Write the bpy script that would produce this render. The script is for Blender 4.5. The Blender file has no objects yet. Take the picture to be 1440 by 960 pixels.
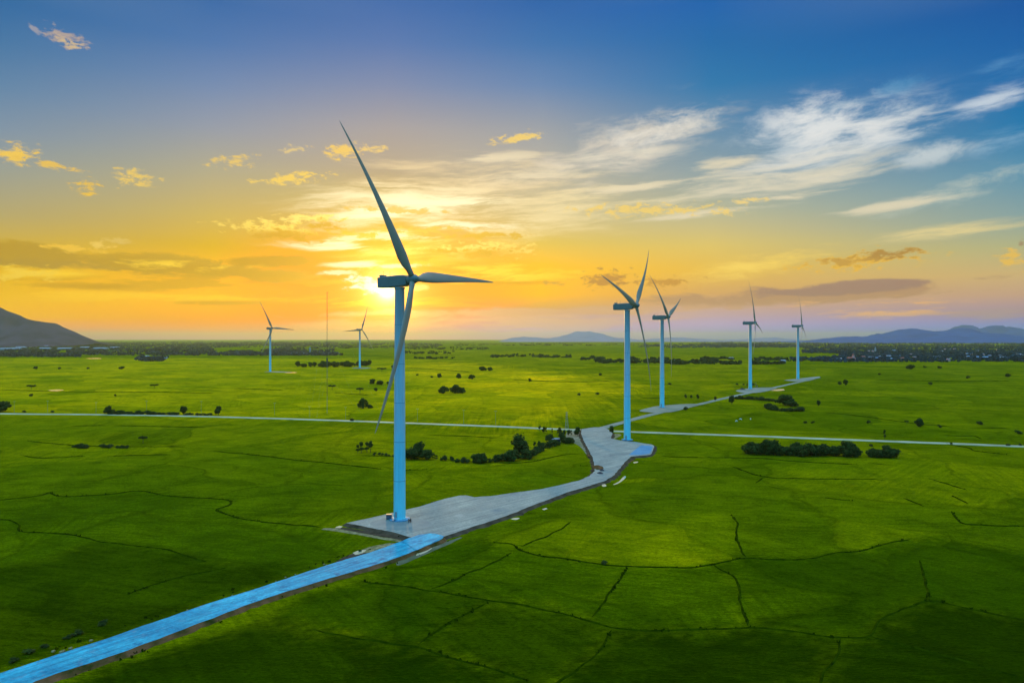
import bpy, bmesh, math, random
import numpy as np
from mathutils import Vector, Matrix, noise as mnoise
from mathutils.geometry import delaunay_2d_cdt

# ------------------------------------------------------------------ camera
S = bpy.context.scene
COL = S.collection
R = math.radians
F, HZ, CAMH = 960.0, 476.0, 80.0          # photo focal length in photo pixels, horizon row, flying height (m)
cam_d = bpy.data.cameras.new('camera'); cam = bpy.data.objects.new('camera', cam_d); COL.objects.link(cam)
cam.location = (0, 0, CAMH); cam.rotation_euler = (R(90), 0, 0)
cam_d.sensor_width = 36; cam_d.lens = 24.0; cam_d.shift_y = -4 / 1440
cam_d.clip_start = 1.0; cam_d.clip_end = 120000
S.camera = cam
S.view_settings.view_transform = 'Standard'; S.view_settings.look = 'None'
S.view_settings.exposure = 0.0; S.view_settings.gamma = 1.0
S.render.engine = 'CYCLES'
S.cycles.use_denoising = True
S.cycles.max_bounces = 6; S.cycles.volume_bounces = 1; S.cycles.transparent_max_bounces = 8

def lin(c):
    return tuple((v / 12.92 if v <= 0.04045 else ((v + 0.055) / 1.055) ** 2.4) for v in (c[0] / 255, c[1] / 255, c[2] / 255))

def sky_dir(px, py):
    az = math.atan((px - 720) / F)
    el = math.atan((HZ - py) / F * math.cos(az))
    return az, el

SUN_AZ, SUN_EL = sky_dir(545, 408)

# ------------------------------------------------------------------ sky (world)
W = bpy.data.worlds.new('World'); S.world = W; W.use_nodes = True
nt = W.node_tree; nt.nodes.clear()

def N(t, **kw):
    n = nt.nodes.new(t)
    for k, v in kw.items(): setattr(n, k, v)
    return n
def put(sock, v):
    if hasattr(v, 'is_output') or isinstance(v, bpy.types.NodeSocket): nt.links.new(v, sock)
    else: sock.default_value = v
def M(op, a, b=0.0, c=0.0, clamp=False):
    n = N('ShaderNodeMath', operation=op, use_clamp=clamp)
    put(n.inputs[0], a); put(n.inputs[1], b); put(n.inputs[2], c)
    return n.outputs[0]
def MR(v, a, b, c=0.0, d=1.0, smooth=True):
    n = N('ShaderNodeMapRange', interpolation_type='SMOOTHSTEP' if smooth else 'LINEAR')
    put(n.inputs[0], v); put(n.inputs[1], a); put(n.inputs[2], b); put(n.inputs[3], c); put(n.inputs[4], d)
    return n.outputs[0]
def MIX(f, a, b, mode='MIX'):
    n = N('ShaderNodeMix', data_type='RGBA', blend_type=mode)
    put(n.inputs[0], f)
    for s, v in ((n.inputs[6], a), (n.inputs[7], b)):
        put(s, v if isinstance(v, bpy.types.NodeSocket) else tuple(v) + (1.0,))
    return n.outputs[2]
def NOISE(vec, scale, detail=6, rough=0.55, dist=0.0):
    n = N('ShaderNodeTexNoise'); put(n.inputs['Vector'], vec)
    n.inputs['Scale'].default_value = scale; n.inputs['Detail'].default_value = detail
    n.inputs['Roughness'].default_value = rough; n.inputs['Distortion'].default_value = dist
    return n
def MAP(vec, loc=(0, 0, 0), rot=(0, 0, 0), sc=(1, 1, 1), typ='POINT'):
    n = N('ShaderNodeMapping', vector_type=typ); put(n.inputs[0], vec)
    n.inputs[1].default_value = loc; n.inputs[2].default_value = rot; n.inputs[3].default_value = sc
    return n.outputs[0]

def LAY(m, col):
    """lay a cloud of colour col and cover m over the sky so far"""
    global base
    base = MIX(m, base, lin(col))
tc = N('ShaderNodeTexCoord')
nrm = N('ShaderNodeVectorMath', operation='NORMALIZE'); put(nrm.inputs[0], tc.outputs['Generated'])
sx = N('ShaderNodeSeparateXYZ'); put(sx.inputs[0], nrm.outputs[0])
AZ = M('ARCTAN2', sx.outputs[0], sx.outputs[1])
EL = M('ARCSINE', sx.outputs[2])
E0, E1 = -0.05, math.pi / 2
ELN = MR(EL, E0, E1, 0, 1, False)
def ramp(px, stops, low, zen1, zen2):
    n = N('ShaderNodeValToRGB'); put(n.inputs[0], ELN)
    pts = [(0.0, lin(low))]
    for py, c in reversed(stops):
        pts.append(((sky_dir(px, py)[1] - E0) / (E1 - E0), SKYFIX[px].get(py, lin(c)) if px in SKYFIX else lin(c)))
    pts += [((R(42) - E0) / (E1 - E0), lin(zen1)), (1.0, lin(zen2))]
    cr = n.color_ramp; cr.interpolation = 'LINEAR'
    while len(cr.elements) < len(pts): cr.elements.new(0.5)
    for i, (p, c) in enumerate(pts): cr.elements[i].position = min(1, p)
    for i, (p, c) in enumerate(pts):
        cr.elements[i].position = min(1, p); cr.elements[i].color = c + (1,)
    return n.outputs[0]
Z1, Z2 = (186, 190, 190), (205, 205, 196)
SKYFIX = {0: {0: (0.0122, 0.1262, 0.3453), 60: (0.0422, 0.1646, 0.3634), 120: (0.0991, 0.2156, 0.3816), 180: (0.1894, 0.27, 0.3702), 240: (0.3071, 0.3244, 0.2734), 300: (0.4392, 0.356, 0.1442), 345: (0.6158, 0.3977, 0.0297), 380: (0.7452, 0.4204, 0.0), 420: (0.906, 0.4936, 0.0), 445: (0.9808, 0.4652, 0.0), 462: (1.0096, 0.3087, 0.1206), 476: (0.5615, 0.0387, 0.356)}, 300: {0: (0.0152, 0.1243, 0.3762), 60: (0.0431, 0.1603, 0.4107), 120: (0.1262, 0.2254, 0.4235), 180: (0.2409, 0.2891, 0.38), 240: (0.3686, 0.3485, 0.2406), 300: (0.5199, 0.3883, 0.0973), 345: (0.6461, 0.3867, 0.0), 380: (0.9256, 0.4524, 0.0), 415: (1.0, 0.4557, 0.0), 436: (1.0, 0.382, 0.0), 452: (0.9504, 0.2899, 0.0), 465: (1.0, 0.2863, 0.0948), 476: (0.6769, 0.148, 0.3371)}, 545: {0: (0.0233, 0.1278, 0.4002), 60: (0.0541, 0.1597, 0.4204), 120: (0.1502, 0.2228, 0.4079), 180: (0.2884, 0.2917, 0.3418), 240: (0.3304, 0.2937, 0.2332), 280: (0.4054, 0.3286, 0.1142), 320: (0.594, 0.3232, 0.0344), 350: (0.8767, 0.2504, 0.0), 390: (1.0, 0.0045, 0.0), 425: (1.0, 0.0, 0.0), 447: (0.7804, 0.0, 0.0), 462: (0.5209, 0.1101, 0.1616), 476: (0.6378, 0.114, 0.3188)}, 760: {0: (0.0024, 0.1098, 0.3891), 60: (0.0204, 0.1517, 0.4135), 120: (0.0999, 0.2173, 0.4354), 180: (0.2765, 0.3145, 0.3753), 240: (0.4179, 0.4017, 0.3389), 300: (0.5705, 0.4804, 0.2452), 340: (0.6794, 0.4884, 0.0822), 375: (0.9751, 0.5008, 0.0), 415: (0.9751, 0.4478, 0.0), 432: (0.6286, 0.3233, 0.0725), 450: (0.4781, 0.2994, 0.3878), 466: (0.4733, 0.2697, 0.7216), 476: (0.2738, 0.0916, 0.6519)}, 1000: {0: (0.0, 0.1124, 0.4094), 60: (0.0, 0.1327, 0.388), 120: (0.0093, 0.1716, 0.4047), 180: (0.1046, 0.246, 0.4034), 240: (0.2435, 0.3341, 0.3721), 300: (0.4758, 0.4605, 0.2903), 345: (0.7103, 0.5263, 0.1326), 380: (0.7992, 0.4827, 0.0623), 415: (0.6443, 0.3521, 0.1273), 440: (0.5346, 0.3457, 0.3784), 460: (0.4098, 0.3147, 0.7094), 476: (0.0431, 0.0829, 0.7214)}, 1440: {0: (0.0, 0.0857, 0.3471), 60: (0.0, 0.11, 0.3791), 120: (0.0, 0.1366, 0.3929), 180: (0.0018, 0.1761, 0.406), 240: (0.0947, 0.2753, 0.4173), 300: (0.2317, 0.3491, 0.3563), 345: (0.4349, 0.4313, 0.2279), 385: (0.6146, 0.4266, 0.185), 415: (0.5583, 0.3412, 0.2392), 440: (0.3631, 0.2492, 0.3891), 460: (0.127, 0.2109, 0.7399), 476: (0.0, 0.0019, 0.7658)}}
COLS = [
 (0,    [(0,(60,110,160)),(60,(78,122,165)),(120,(104,137,168)),(180,(132,150,165)),(240,(160,162,145)),(300,(186,170,112)),(345,(212,178,70)),(380,(228,182,38)),(420,(240,190,30)),(445,(240,186,72)),(462,(224,170,112)),(476,(186,148,140))], (150,120,120)),
 (300,  [(0,(68,112,168)),(60,(88,124,174)),(120,(122,143,176)),(180,(155,160,168)),(240,(184,174,140)),(300,(212,184,100)),(345,(232,188,58)),(380,(252,198,12)),(415,(255,198,6)),(436,(255,188,14)),(452,(250,178,70)),(465,(236,178,110)),(476,(205,165,140))], (160,130,120)),
 (545,  [(0,(76,114,172)),(60,(98,126,176)),(120,(136,146,174)),(180,(174,166,162)),(240,(196,176,140)),(280,(220,190,110)),(320,(238,202,84)),(350,(250,208,50)),(390,(255,210,6)),(425,(255,194,2)),(447,(246,182,80)),(462,(234,182,122)),(476,(222,176,142))], (180,140,120)),
 (760,  [(0,(56,106,170)),(60,(74,120,174)),(120,(112,140,178)),(180,(160,164,168)),(240,(190,182,160)),(300,(218,198,140)),(340,(236,202,96)),(375,(254,206,30)),(415,(254,198,14)),(432,(232,182,100)),(450,(210,178,160)),(466,(196,176,182)),(476,(176,160,172))], (150,140,150)),
 (1000, [(0,(22,104,170)),(60,(34,111,168)),(120,(60,124,172)),(180,(106,144,172)),(240,(146,164,166)),(300,(190,186,148)),(345,(222,196,110)),(380,(232,190,88)),(415,(214,172,110)),(440,(196,170,160)),(460,(176,168,188)),(476,(138,148,176))], (120,135,160)),
 (1440, [(0,(0,92,156)),(60,(0,101,164)),(120,(8,111,168)),(180,(50,124,170)),(240,(98,148,172)),(300,(140,164,160)),(345,(178,178,134)),(385,(202,176,122)),(415,(192,162,134)),(440,(160,148,160)),(460,(126,146,186)),(476,(96,128,176))], (90,115,150)),
]
cols = [ramp(p, s, lo, Z1, Z2) for p, s, lo in COLS]
azs = [sky_dir(p, 400)[0] for p, _, _ in COLS]
base = cols[0]
for i in range(1, len(cols)):
    base = MIX(MR(AZ, azs[i - 1], azs[i], 0, 1, False), base, cols[i])
# the half of the sky behind the drone, unseen: blue, brightened to light the towers
behind = MR(M('ABSOLUTE', AZ), R(50), R(120))
base = MIX(behind, base, tuple(1.7 * v for v in lin((70, 150, 205))))
# cloud layers -------------------------------------------------------------
SX, SY = M('MULTIPLY', AZ, F), M('MULTIPLY', EL, F)
P = N('ShaderNodeCombineXYZ'); put(P.inputs[0], SX); put(P.inputs[1], SY)
P = P.outputs[0]
nA = NOISE(MAP(P, sc=(1 / 70, 1 / 24, 1)), 1.0, 7, 0.6, 0.4)
nB = NOISE(MAP(P, loc=(3, 7, 0), sc=(1 / 17, 1 / 8, 1)), 1.0, 7, 0.62, 0.25)
wx = NOISE(MAP(P, sc=(1 / 160, 1 / 110, 1)), 1.0, 4, 0.5).outputs[0]
wy = NOISE(MAP(P, loc=(31, 17, 0), sc=(1 / 160, 1 / 110, 1)), 1.0, 4, 0.5).outputs[0]
sp = N('ShaderNodeSeparateXYZ'); put(sp.inputs[0], P)
wv = N('ShaderNodeCombineXYZ'); put(wv.inputs[0], M('MULTIPLY_ADD', wx, 46.0, sp.outputs[0])); put(wv.inputs[1], M('MULTIPLY_ADD', wy, 26.0, sp.outputs[1]))
PW = wv.outputs[0]
st1 = NOISE(MAP(MAP(PW, rot=(0, 0, R(-3))), loc=(7.3, 4.1, 0), sc=(1 / 95, 1 / 22, 1)), 1.0, 8, 0.66, 0.25).outputs[0]
st2 = NOISE(MAP(MAP(PW, rot=(0, 0, R(-3))), loc=(11, 5, 0), sc=(1 / 150, 1 / 18, 1)), 1.0, 8, 0.66, 0.2).outputs[0]
st3 = NOISE(MAP(MAP(PW, rot=(0, 0, R(-4))), loc=(2.6, 3.3, 0), sc=(1 / 62, 1 / 26, 1)), 1.0, 8, 0.68, 0.25).outputs[0]
nAo, nBo = nA.outputs[0], nB.outputs[0]
def local(px, py, rx, ry, rot=0):
    az, el = sky_dir(px, py)
    k = math.cos(az) ** 2
    rx, ry, c, sn = max(1, rx * k), max(1, ry * math.cos(az) * math.cos(el) ** 2), math.cos(R(rot)), math.sin(R(rot))
    x0, y0 = az * F, el * F
    u = M('MULTIPLY_ADD', SX, c / rx, M('MULTIPLY_ADD', SY, sn / rx, -(x0 * c + y0 * sn) / rx))
    w = M('MULTIPLY_ADD', SX, -sn / ry, M('MULTIPLY_ADD', SY, c / ry, (x0 * sn - y0 * c) / ry))
    return None, M('SQRT', M('MULTIPLY_ADD', u, u, M('MULTIPLY', w, w)))
LAYERS = []
def puff(px, py, rx, ry, col, op=1.0, soft=0.5, amp=1.6, rot=0, nz=None):
    LAYERS.append(('puff', px, py, rx, ry, col, op, soft, amp, rot, nz))
def veil(px, py, rx, ry, col, st, lo, hi, op=1.0, rot=0, edge=0.9):
    LAYERS.append(('veil', px, py, rx, ry, col, st, lo, hi, op, rot, edge))
def glow(sigma, col, k):
    LAYERS.append(('glow', sigma, col, k))
def paint(x0, x1):
    """all clouds that reach the part of the sky between two photo columns, as one node group"""
    global nt, base, SX, SY, ang
    outer, keep = nt, (SX, SY, ang)
    ins = [('x', SX), ('y', SY), ('angle', ang), ('a', nAo), ('b', nBo), ('c', st1), ('d', st2), ('e', st3)]
    ng = bpy.data.node_groups.new('clouds', 'ShaderNodeTree')
    ng.interface.new_socket('base', in_out='INPUT', socket_type='NodeSocketColor')
    for k, _ in ins: ng.interface.new_socket(k, in_out='INPUT', socket_type='NodeSocketFloat')
    ng.interface.new_socket('sky', in_out='OUTPUT', socket_type='NodeSocketColor')
    gn = N('ShaderNodeGroup'); gn.node_tree = ng
    put(gn.inputs[0], base0)
    for i, (k, v) in enumerate(ins): put(gn.inputs[i + 1], v)
    nt = ng
    gi, go = N('NodeGroupInput'), N('NodeGroupOutput')
    inner = {id_(v): gi.outputs[i + 1] for i, (k, v) in enumerate(ins)}
    base, SX, SY, ang = gi.outputs[0], gi.outputs[1], gi.outputs[2], gi.outputs[3]
    for L_ in LAYERS:
        if L_[0] not in ('glow', 'spark') and not (L_[1] + L_[3] * 1.35 > x0 and L_[1] - L_[3] * 1.35 < x1): continue
        if L_[0] == 'puff':
            _, px, py, rx, ry, col, op, soft, amp, rot, nz = L_
            m = M('SUBTRACT', 1.0, local(px, py, rx, ry, rot)[1])
            m = M('MULTIPLY_ADD', M('SUBTRACT', inner[id_(nz or nAo)], 0.5), amp * 2, m)
            LAY(MR(m, 0.0, soft, 0.0, op), col)
        elif L_[0] == 'veil':
            _, px, py, rx, ry, col, st, lo, hi, op, rot, edge = L_
            reg = MR(local(px, py, rx, ry, rot)[1], 1.0, 1.0 - edge, 0, 1)
            thr = M('MULTIPLY_ADD', reg, 0.22, inner[id_(st)])
            LAY(M('MULTIPLY', MR(thr, lo + 0.22, hi + 0.22, 0.0, op), reg), col)
        else:
            _, sigma, col, k = L_
            g = M('EXPONENT', M('MULTIPLY', M('POWER', M('DIVIDE', ang, R(sigma)), 1.3), -1.0))
            base = MIX(M('MULTIPLY', g, k), base, col, 'ADD')
    put(go.inputs[0], base)
    nt = outer; SX, SY, ang = keep
    return gn.outputs[0]
def id_(sock): return sock.node.name + sock.identifier
# broad cirrus sheets: thin layer first, then the denser streaks
veil(650, 262, 380, 84, (238, 214, 168), st2, 0.34, 0.66, 0.75, 4)
veil(560, 292, 230, 64, (255, 246, 204), st2, 0.30, 0.62, 0.95, 2)
veil(600, 345, 240, 44, (255, 232, 120), st2, 0.34, 0.62, 0.8, 2)
veil(860, 212, 270, 76, (214, 204, 188), st1, 0.34, 0.64, 0.85, 13)
veil(930, 184, 160, 46, (228, 222, 210), st3, 0.33, 0.62, 0.85, 11)
veil(870, 222, 150, 26, (232, 222, 200), st2, 0.30, 0.60, 0.8, 3)
veil(800, 295, 330, 66, (244, 224, 170), st2, 0.34, 0.64, 0.75, 5)
veil(1185, 192, 230, 92, (182, 200, 212), st1, 0.26, 0.62, 0.8, 5)
veil(1150, 172, 180, 66, (224, 226, 226), st3, 0.30, 0.60, 0.95, 3)
veil(1200, 190, 200, 52, (226, 226, 224), st1, 0.32, 0.60, 0.85, 5)
veil(1130, 226, 190, 30, (222, 220, 212), st2, 0.28, 0.58, 0.9, 2)
veil(1080, 258, 310, 44, (222, 212, 186), st2, 0.32, 0.62, 0.85, 3)
veil(1150, 250, 150, 22, (226, 216, 192), st1, 0.32, 0.60, 0.7, 2)
veil(1395, 143, 110, 34, (204, 214, 224), st1, 0.30, 0.60, 0.85, 7)
veil(1310, 216, 110, 30, (204, 212, 214), st3, 0.30, 0.60, 0.8, 4)
veil(1400, 200, 100, 30, (150, 184, 208), st1, 0.32, 0.62, 0.6, 14)
veil(1350, 268, 230, 36, (196, 202, 188), st3, 0.34, 0.64, 0.65, 12)
veil(1410, 96, 80, 30, (100, 156, 200), st1, 0.34, 0.64, 0.5, 6)
veil(1260, 122, 80, 26, (80, 145, 190), st3, 0.34, 0.62, 0.6, 8)
veil(1330, 326, 200, 20, (232, 210, 146), st2, 0.30, 0.56, 0.85, 3)
veil(1060, 376, 210, 34, (250, 214, 100), st1, 0.34, 0.62, 0.85, 9)
# dark stratus bars
puff(40, 364, 260, 17, (172, 138, 46), 0.9, 0.4, 1.3, -1)
puff(220, 372, 260, 15, (184, 146, 34), 0.85, 0.4, 1.3, -3)
puff(385, 368, 85, 10, (180, 138, 16), 0.9, 0.4, 1.0, 3)
veil(300, 384, 280, 26, (188, 144, 18), st2, 0.36, 0.48, 0.85, -2)
veil(250, 402, 400, 24, (208, 156, 12), st2, 0.40, 0.50, 0.85, 0)
veil(60, 382, 130, 13, (250, 206, 40), st2, 0.28, 0.48, 0.9, 2)
veil(260, 374, 210, 17, (248, 208, 50), st1, 0.40, 0.54, 0.9, 2)
veil(230, 418, 430, 16, (252, 198, 24), st2, 0.40, 0.52, 0.8, 0)
veil(520, 424, 310, 16, (234, 164, 4), st2, 0.40, 0.52, 0.8, 0)
veil(660, 388, 270, 30, (255, 222, 60), st2, 0.42, 0.58, 0.8, 3)
veil(640, 365, 200, 22, (228, 176, 40), st1, 0.46, 0.58, 0.7, 3)
puff(1100, 417, 260, 15, (178, 138, 106), 0.85, 0.5, 1.2, 2)
puff(1180, 405, 150, 10, (158, 124, 112), 0.9, 0.4, 1.0, 3)
veil(1260, 432, 340, 26, (240, 182, 112), st2, 0.42, 0.54, 0.85, 0)
veil(1400, 440, 180, 26, (176, 148, 148), st2, 0.36, 0.52, 0.75, 0)
veil(700, 452, 470, 28, (214, 170, 138), st2, 0.34, 0.54, 0.7, 1)
puff(760, 438, 330, 8, (204, 160, 128), 0.8, 0.6, 1.2, 1)
puff(470, 466, 150, 24, (228, 174, 100), 0.4, 0.8, 0.9, 8)
for px, py, rx, ry in ((470,345,130,16),(560,334,170,14),(640,318,190,15),(505,372,100,9),(620,286,170,16),(540,300,120,14)): veil(px, py, rx, ry, (255, 248, 206), st2, 0.36, 0.54, 0.95, 2)
for px, py, rx, ry in ((420,395,170,10),(640,352,130,8),(330,426,170,7),(700,398,120,6),(120,402,150,8),(480,356,80,7)): veil(px, py, rx, ry, (198, 146, 8), st1, 0.34, 0.50, 0.8, 1)
for px, py, rx, ry in ((760,246,170,18),(900,264,160,15),(1010,232,120,18),(1000,300,210,11),(1250,290,170,14),(1120,276,140,10),(700,222,120,14)): veil(px, py, rx, ry, (230, 216, 184), st2, 0.34, 0.54, 0.8, 4)
# small gold puffs
G1 = (246, 200, 70)
for px, py, rx, ry, c, rot in ((20,216,34,13,G1,0),(70,232,38,6,(232,188,80),-3),(122,261,16,10,(238,190,56),0),(188,250,24,10,(232,196,96),0),
        (330,227,30,8,(224,190,104),8),(412,209,14,6,(214,190,132),0),(412,251,42,7,(236,200,92),8),(480,213,24,11,(236,196,96),6),(520,207,20,6,(226,194,120),0),
        (725,195,32,6,(240,204,108),7),(905,295,90,8,(238,204,110),-1),(1015,299,24,5,(238,206,120),0),(1052,281,26,4,(236,206,130),0),(90,53,26,12,(176,158,150),-10),(96,60,18,6,(206,180,140),-12),(50,44,8,6,(150,150,165),0),
        (135,345,24,4,(232,196,90),0),(100,350,40,5,(236,190,60),0),(170,338,20,4,(214,182,90),0),(1425,362,20,10,(232,186,80),-20),(20,384,60,9,(240,200,60),3)):
    puff(px, py, rx * 1.2, ry * 1.2, c, 0.9, 0.95, 2.6, rot, nBo)
# darker small clouds with lit fringes
for px, py, rx, ry, c, rot in ((440,308,50,7,(252,228,120),4),(384,322,64,9,(250,222,100),0),(684,350,60,10,(252,222,110),0),(398,330,52,9,(196,146,10),-4),(456,317,30,8,(194,148,16),5),(690,331,58,5,(214,170,40),0),(682,355,40,7,(206,158,20),4),(560,296,60,5,(214,180,90),0),(590,325,70,6,(216,180,70),2),(500,330,40,5,(222,176,30),0),
        (855,392,36,11,(180,124,60),0),(935,396,34,7,(196,140,60),0),(775,398,14,4,(200,150,60),0),(1215,366,78,12,(236,182,56),5),(1245,358,46,8,(172,130,64),3),(1190,368,40,6,(196,150,66),0),
        (1436,342,10,5,(160,130,100),0),):
    puff(px, py, rx * 1.15, ry * 1.15, c, 0.9, 0.8, 2.4, rot, nBo)
# sun and its aureole
sd = N('ShaderNodeVectorMath', operation='DOT_PRODUCT'); put(sd.inputs[0], nrm.outputs[0])
sd.inputs[1].default_value = (math.sin(SUN_AZ) * math.cos(SUN_EL), math.cos(SUN_AZ) * math.cos(SUN_EL), math.sin(SUN_EL))
ang = M('ARCCOSINE', M('MINIMUM', sd.outputs['Value'], 0.9999999))
glow(9.0, (0.30, 0.16, 0.0), 1.0)
glow(3.0, (0.55, 0.36, 0.02), 1.0)
puff(514, 400, 34, 13, (255, 250, 225), 1.0, 0.9, 2.0, -10, nBo)
puff(535, 408, 16, 7, (255, 253, 240), 1.0, 0.9, 1.2, -10, nBo)
puff(480, 383, 40, 5, (255, 246, 190), 0.9, 0.7, 0.9, 4, nBo)
puff(560, 374, 46, 4, (255, 246, 190), 0.9, 0.7, 0.9, 3, nBo)
puff(590, 404, 20, 7, (255, 240, 130), 0.8, 0.8, 0.9, 3, nBo)
glow(0.45, (6.0, 4.6, 2.0), 1.0)
LAYERS.append(('spark', 0.9, (2.6, 1.9, 0.8), 1.0))
LAYERS.append(('spark', 1.9, (0.9, 0.60, 0.10), 1.0))
LAYERS.append(('spark', 4.5, (0.22, 0.13, 0.0), 1.0))
# unseen sky above the top of the picture, brightened as added fill for the plain
gain = MR(EL, R(30), R(62), 1.0, 3.0)
base0 = base
def emit(col, scaled=False):
    bg = N('ShaderNodeBackground'); bg.inputs[1].default_value = 1.0
    if scaled:
        vm = N('ShaderNodeVectorMath', operation='SCALE'); put(vm.inputs[0], col); put(vm.inputs['Scale'], gain); col = vm.outputs[0]
    put(bg.inputs[0], col); return bg.outputs[0]
def pick(f, a_, b_):
    n = N('ShaderNodeMixShader'); put(n.inputs[0], f); put(n.inputs[1], a_); put(n.inputs[2], b_); return n.outputs[0]
parts = []
for x0, x1 in ((-200, 420), (420, 700), (700, 1010), (1010, 1640)):
    parts.append(emit(paint(x0, x1)))
front = pick(M('GREATER_THAN', AZ, sky_dir(700, 400)[0]),
             pick(M('GREATER_THAN', AZ, sky_dir(420, 400)[0]), parts[0], parts[1]),
             pick(M('GREATER_THAN', AZ, sky_dir(1010, 400)[0]), parts[2], parts[3]))
inwin = M('MULTIPLY', M('LESS_THAN', M('ABSOLUTE', AZ), R(42)), M('LESS_THAN', M('ABSOLUTE', M('SUBTRACT', EL, R(14))), R(15)))
bgs = pick(inwin, emit(base0, True), front)
sky = N('ShaderNodeTexSky', sky_type='NISHITA'); sky.sun_disc = False
sky.sun_elevation = SUN_EL; sky.sun_rotation = SUN_AZ; sky.altitude = 80; sky.dust_density = 2.0
bg2 = N('ShaderNodeBackground'); put(bg2.inputs[0], sky.outputs[0]); bg2.inputs[1].default_value = 0.006
ad = N('ShaderNodeAddShader'); put(ad.inputs[0], bgs); put(ad.inputs[1], bg2.outputs[0])
out = N('ShaderNodeOutputWorld'); put(out.inputs[0], ad.outputs[0])
W.cycles.sampling_method = 'NONE'

# ------------------------------------------------------------------ sun
sl = bpy.data.lights.new('sun', 'SUN'); sl.energy = 2.0; sl.angle = R(3.0); sl.color = (1.0, 0.66, 0.28)
so = bpy.data.objects.new('sun', sl); COL.objects.link(so)
so.rotation_euler = Vector((math.sin(SUN_AZ) * math.cos(SUN_EL), math.cos(SUN_AZ) * math.cos(SUN_EL), math.sin(SUN_EL))).to_track_quat('Z', 'Y').to_euler()
so.location = (0, 0, 500)

# ------------------------------------------------------------------ helpers
rng = random.Random(7)
def G(px, py, z=0.0):
    D = (CAMH - z) * F / (py - HZ)
    return Vector(((px - 720) / F * D, D, z))
def depth(py): return CAMH * F / (py - HZ)

def mat(name, col, rough=0.8, **kw):
    m = bpy.data.materials.new(name); m.use_nodes = True
    b = m.node_tree.nodes['Principled BSDF']
    b.inputs['Base Color'].default_value = tuple(col) + (1,)
    b.inputs['Roughness'].default_value = rough
    b.inputs['Specular IOR Level'].default_value = kw.get('spec', 0.3)
    b.inputs['Metallic'].default_value = kw.get('metal', 0)
    return m
def vary(m, a, b, scale, detail=5, bump=0.0, bscale=None, rough=0.6, stretch=(1, 1, 1), coord='Object', tracks=None):
    """mottle a material between two colours with noise and give it a bump"""
    t = m.node_tree; p = t.nodes['Principled BSDF']
    c = t.nodes.new('ShaderNodeTexCoord'); mp = t.nodes.new('ShaderNodeMapping')
    mp.inputs[3].default_value = stretch
    t.links.new(c.outputs[coord], mp.inputs[0])
    n = t.nodes.new('ShaderNodeTexNoise'); n.inputs['Scale'].default_value = scale; n.inputs['Detail'].default_value = detail; n.inputs['Roughness'].default_value = rough
    t.links.new(mp.outputs[0], n.inputs['Vector'])
    r = t.nodes.new('ShaderNodeValToRGB'); r.color_ramp.elements[0].position = 0.32; r.color_ramp.elements[1].position = 0.68
    r.color_ramp.elements[0].color = tuple(a) + (1,); r.color_ramp.elements[1].color = tuple(b) + (1,)
    t.links.new(n.outputs[0], r.inputs[0]); col = r.outputs[0]
    if tracks:                                   # ruts and scraped streaks running along the road
        rt = t.nodes.new('ShaderNodeVectorRotate'); rt.rotation_type = 'Z_AXIS'; rt.inputs['Angle'].default_value = R(-tracks[0]); t.links.new(c.outputs[coord], rt.inputs['Vector'])
        m2 = t.nodes.new('ShaderNodeMapping'); m2.inputs[3].default_value = (0.03, 0.55, 1); t.links.new(rt.outputs[0], m2.inputs[0])
        n3 = t.nodes.new('ShaderNodeTexNoise'); n3.inputs['Scale'].default_value = 1.0; n3.inputs['Detail'].default_value = 6; n3.inputs['Roughness'].default_value = 0.65; n3.inputs['Distortion'].default_value = 0.3
        t.links.new(m2.outputs[0], n3.inputs['Vector'])
        r3 = t.nodes.new('ShaderNodeValToRGB'); k = tracks[1]
        r3.color_ramp.elements[0].position = 0.34; r3.color_ramp.elements[1].position = 0.66
        r3.color_ramp.elements[0].color = (1 - k, 1 - k, 1 - k * 0.9, 1); r3.color_ramp.elements[1].color = (1 + k, 1 + k * 0.9, 1 + k * 0.7, 1)
        t.links.new(n3.outputs[0], r3.inputs[0])
        n4 = t.nodes.new('ShaderNodeTexNoise'); n4.inputs['Scale'].default_value = 0.9; n4.inputs['Detail'].default_value = 8; n4.inputs['Roughness'].default_value = 0.75; t.links.new(c.outputs[coord], n4.inputs['Vector'])
        r4 = t.nodes.new('ShaderNodeValToRGB'); r4.color_ramp.elements[0].position = 0.3; r4.color_ramp.elements[1].position = 0.7
        r4.color_ramp.elements[0].color = (0.68, 0.68, 0.70, 1); r4.color_ramp.elements[1].color = (1.3, 1.3, 1.28, 1); t.links.new(n4.outputs[0], r4.inputs[0])
        for q in (r3, r4):
            mx = t.nodes.new('ShaderNodeMix'); mx.data_type = 'RGBA'; mx.blend_type = 'MULTIPLY'; mx.inputs[0].default_value = 1.0
            t.links.new(col, mx.inputs[6]); t.links.new(q.outputs[0], mx.inputs[7]); col = mx.outputs[2]
    t.links.new(col, p.inputs['Base Color'])
    if bump:
        n2 = t.nodes.new('ShaderNodeTexNoise'); n2.inputs['Scale'].default_value = bscale or scale * 4; n2.inputs['Detail'].default_value = 6
        t.links.new(mp.outputs[0], n2.inputs['Vector'])
        bp = t.nodes.new('ShaderNodeBump'); bp.inputs['Strength'].default_value = bump; bp.inputs['Distance'].default_value = 0.3
        t.links.new(n2.outputs[0], bp.inputs['Height']); t.links.new(bp.outputs[0], p.inputs['Normal'])
    return m

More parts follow.
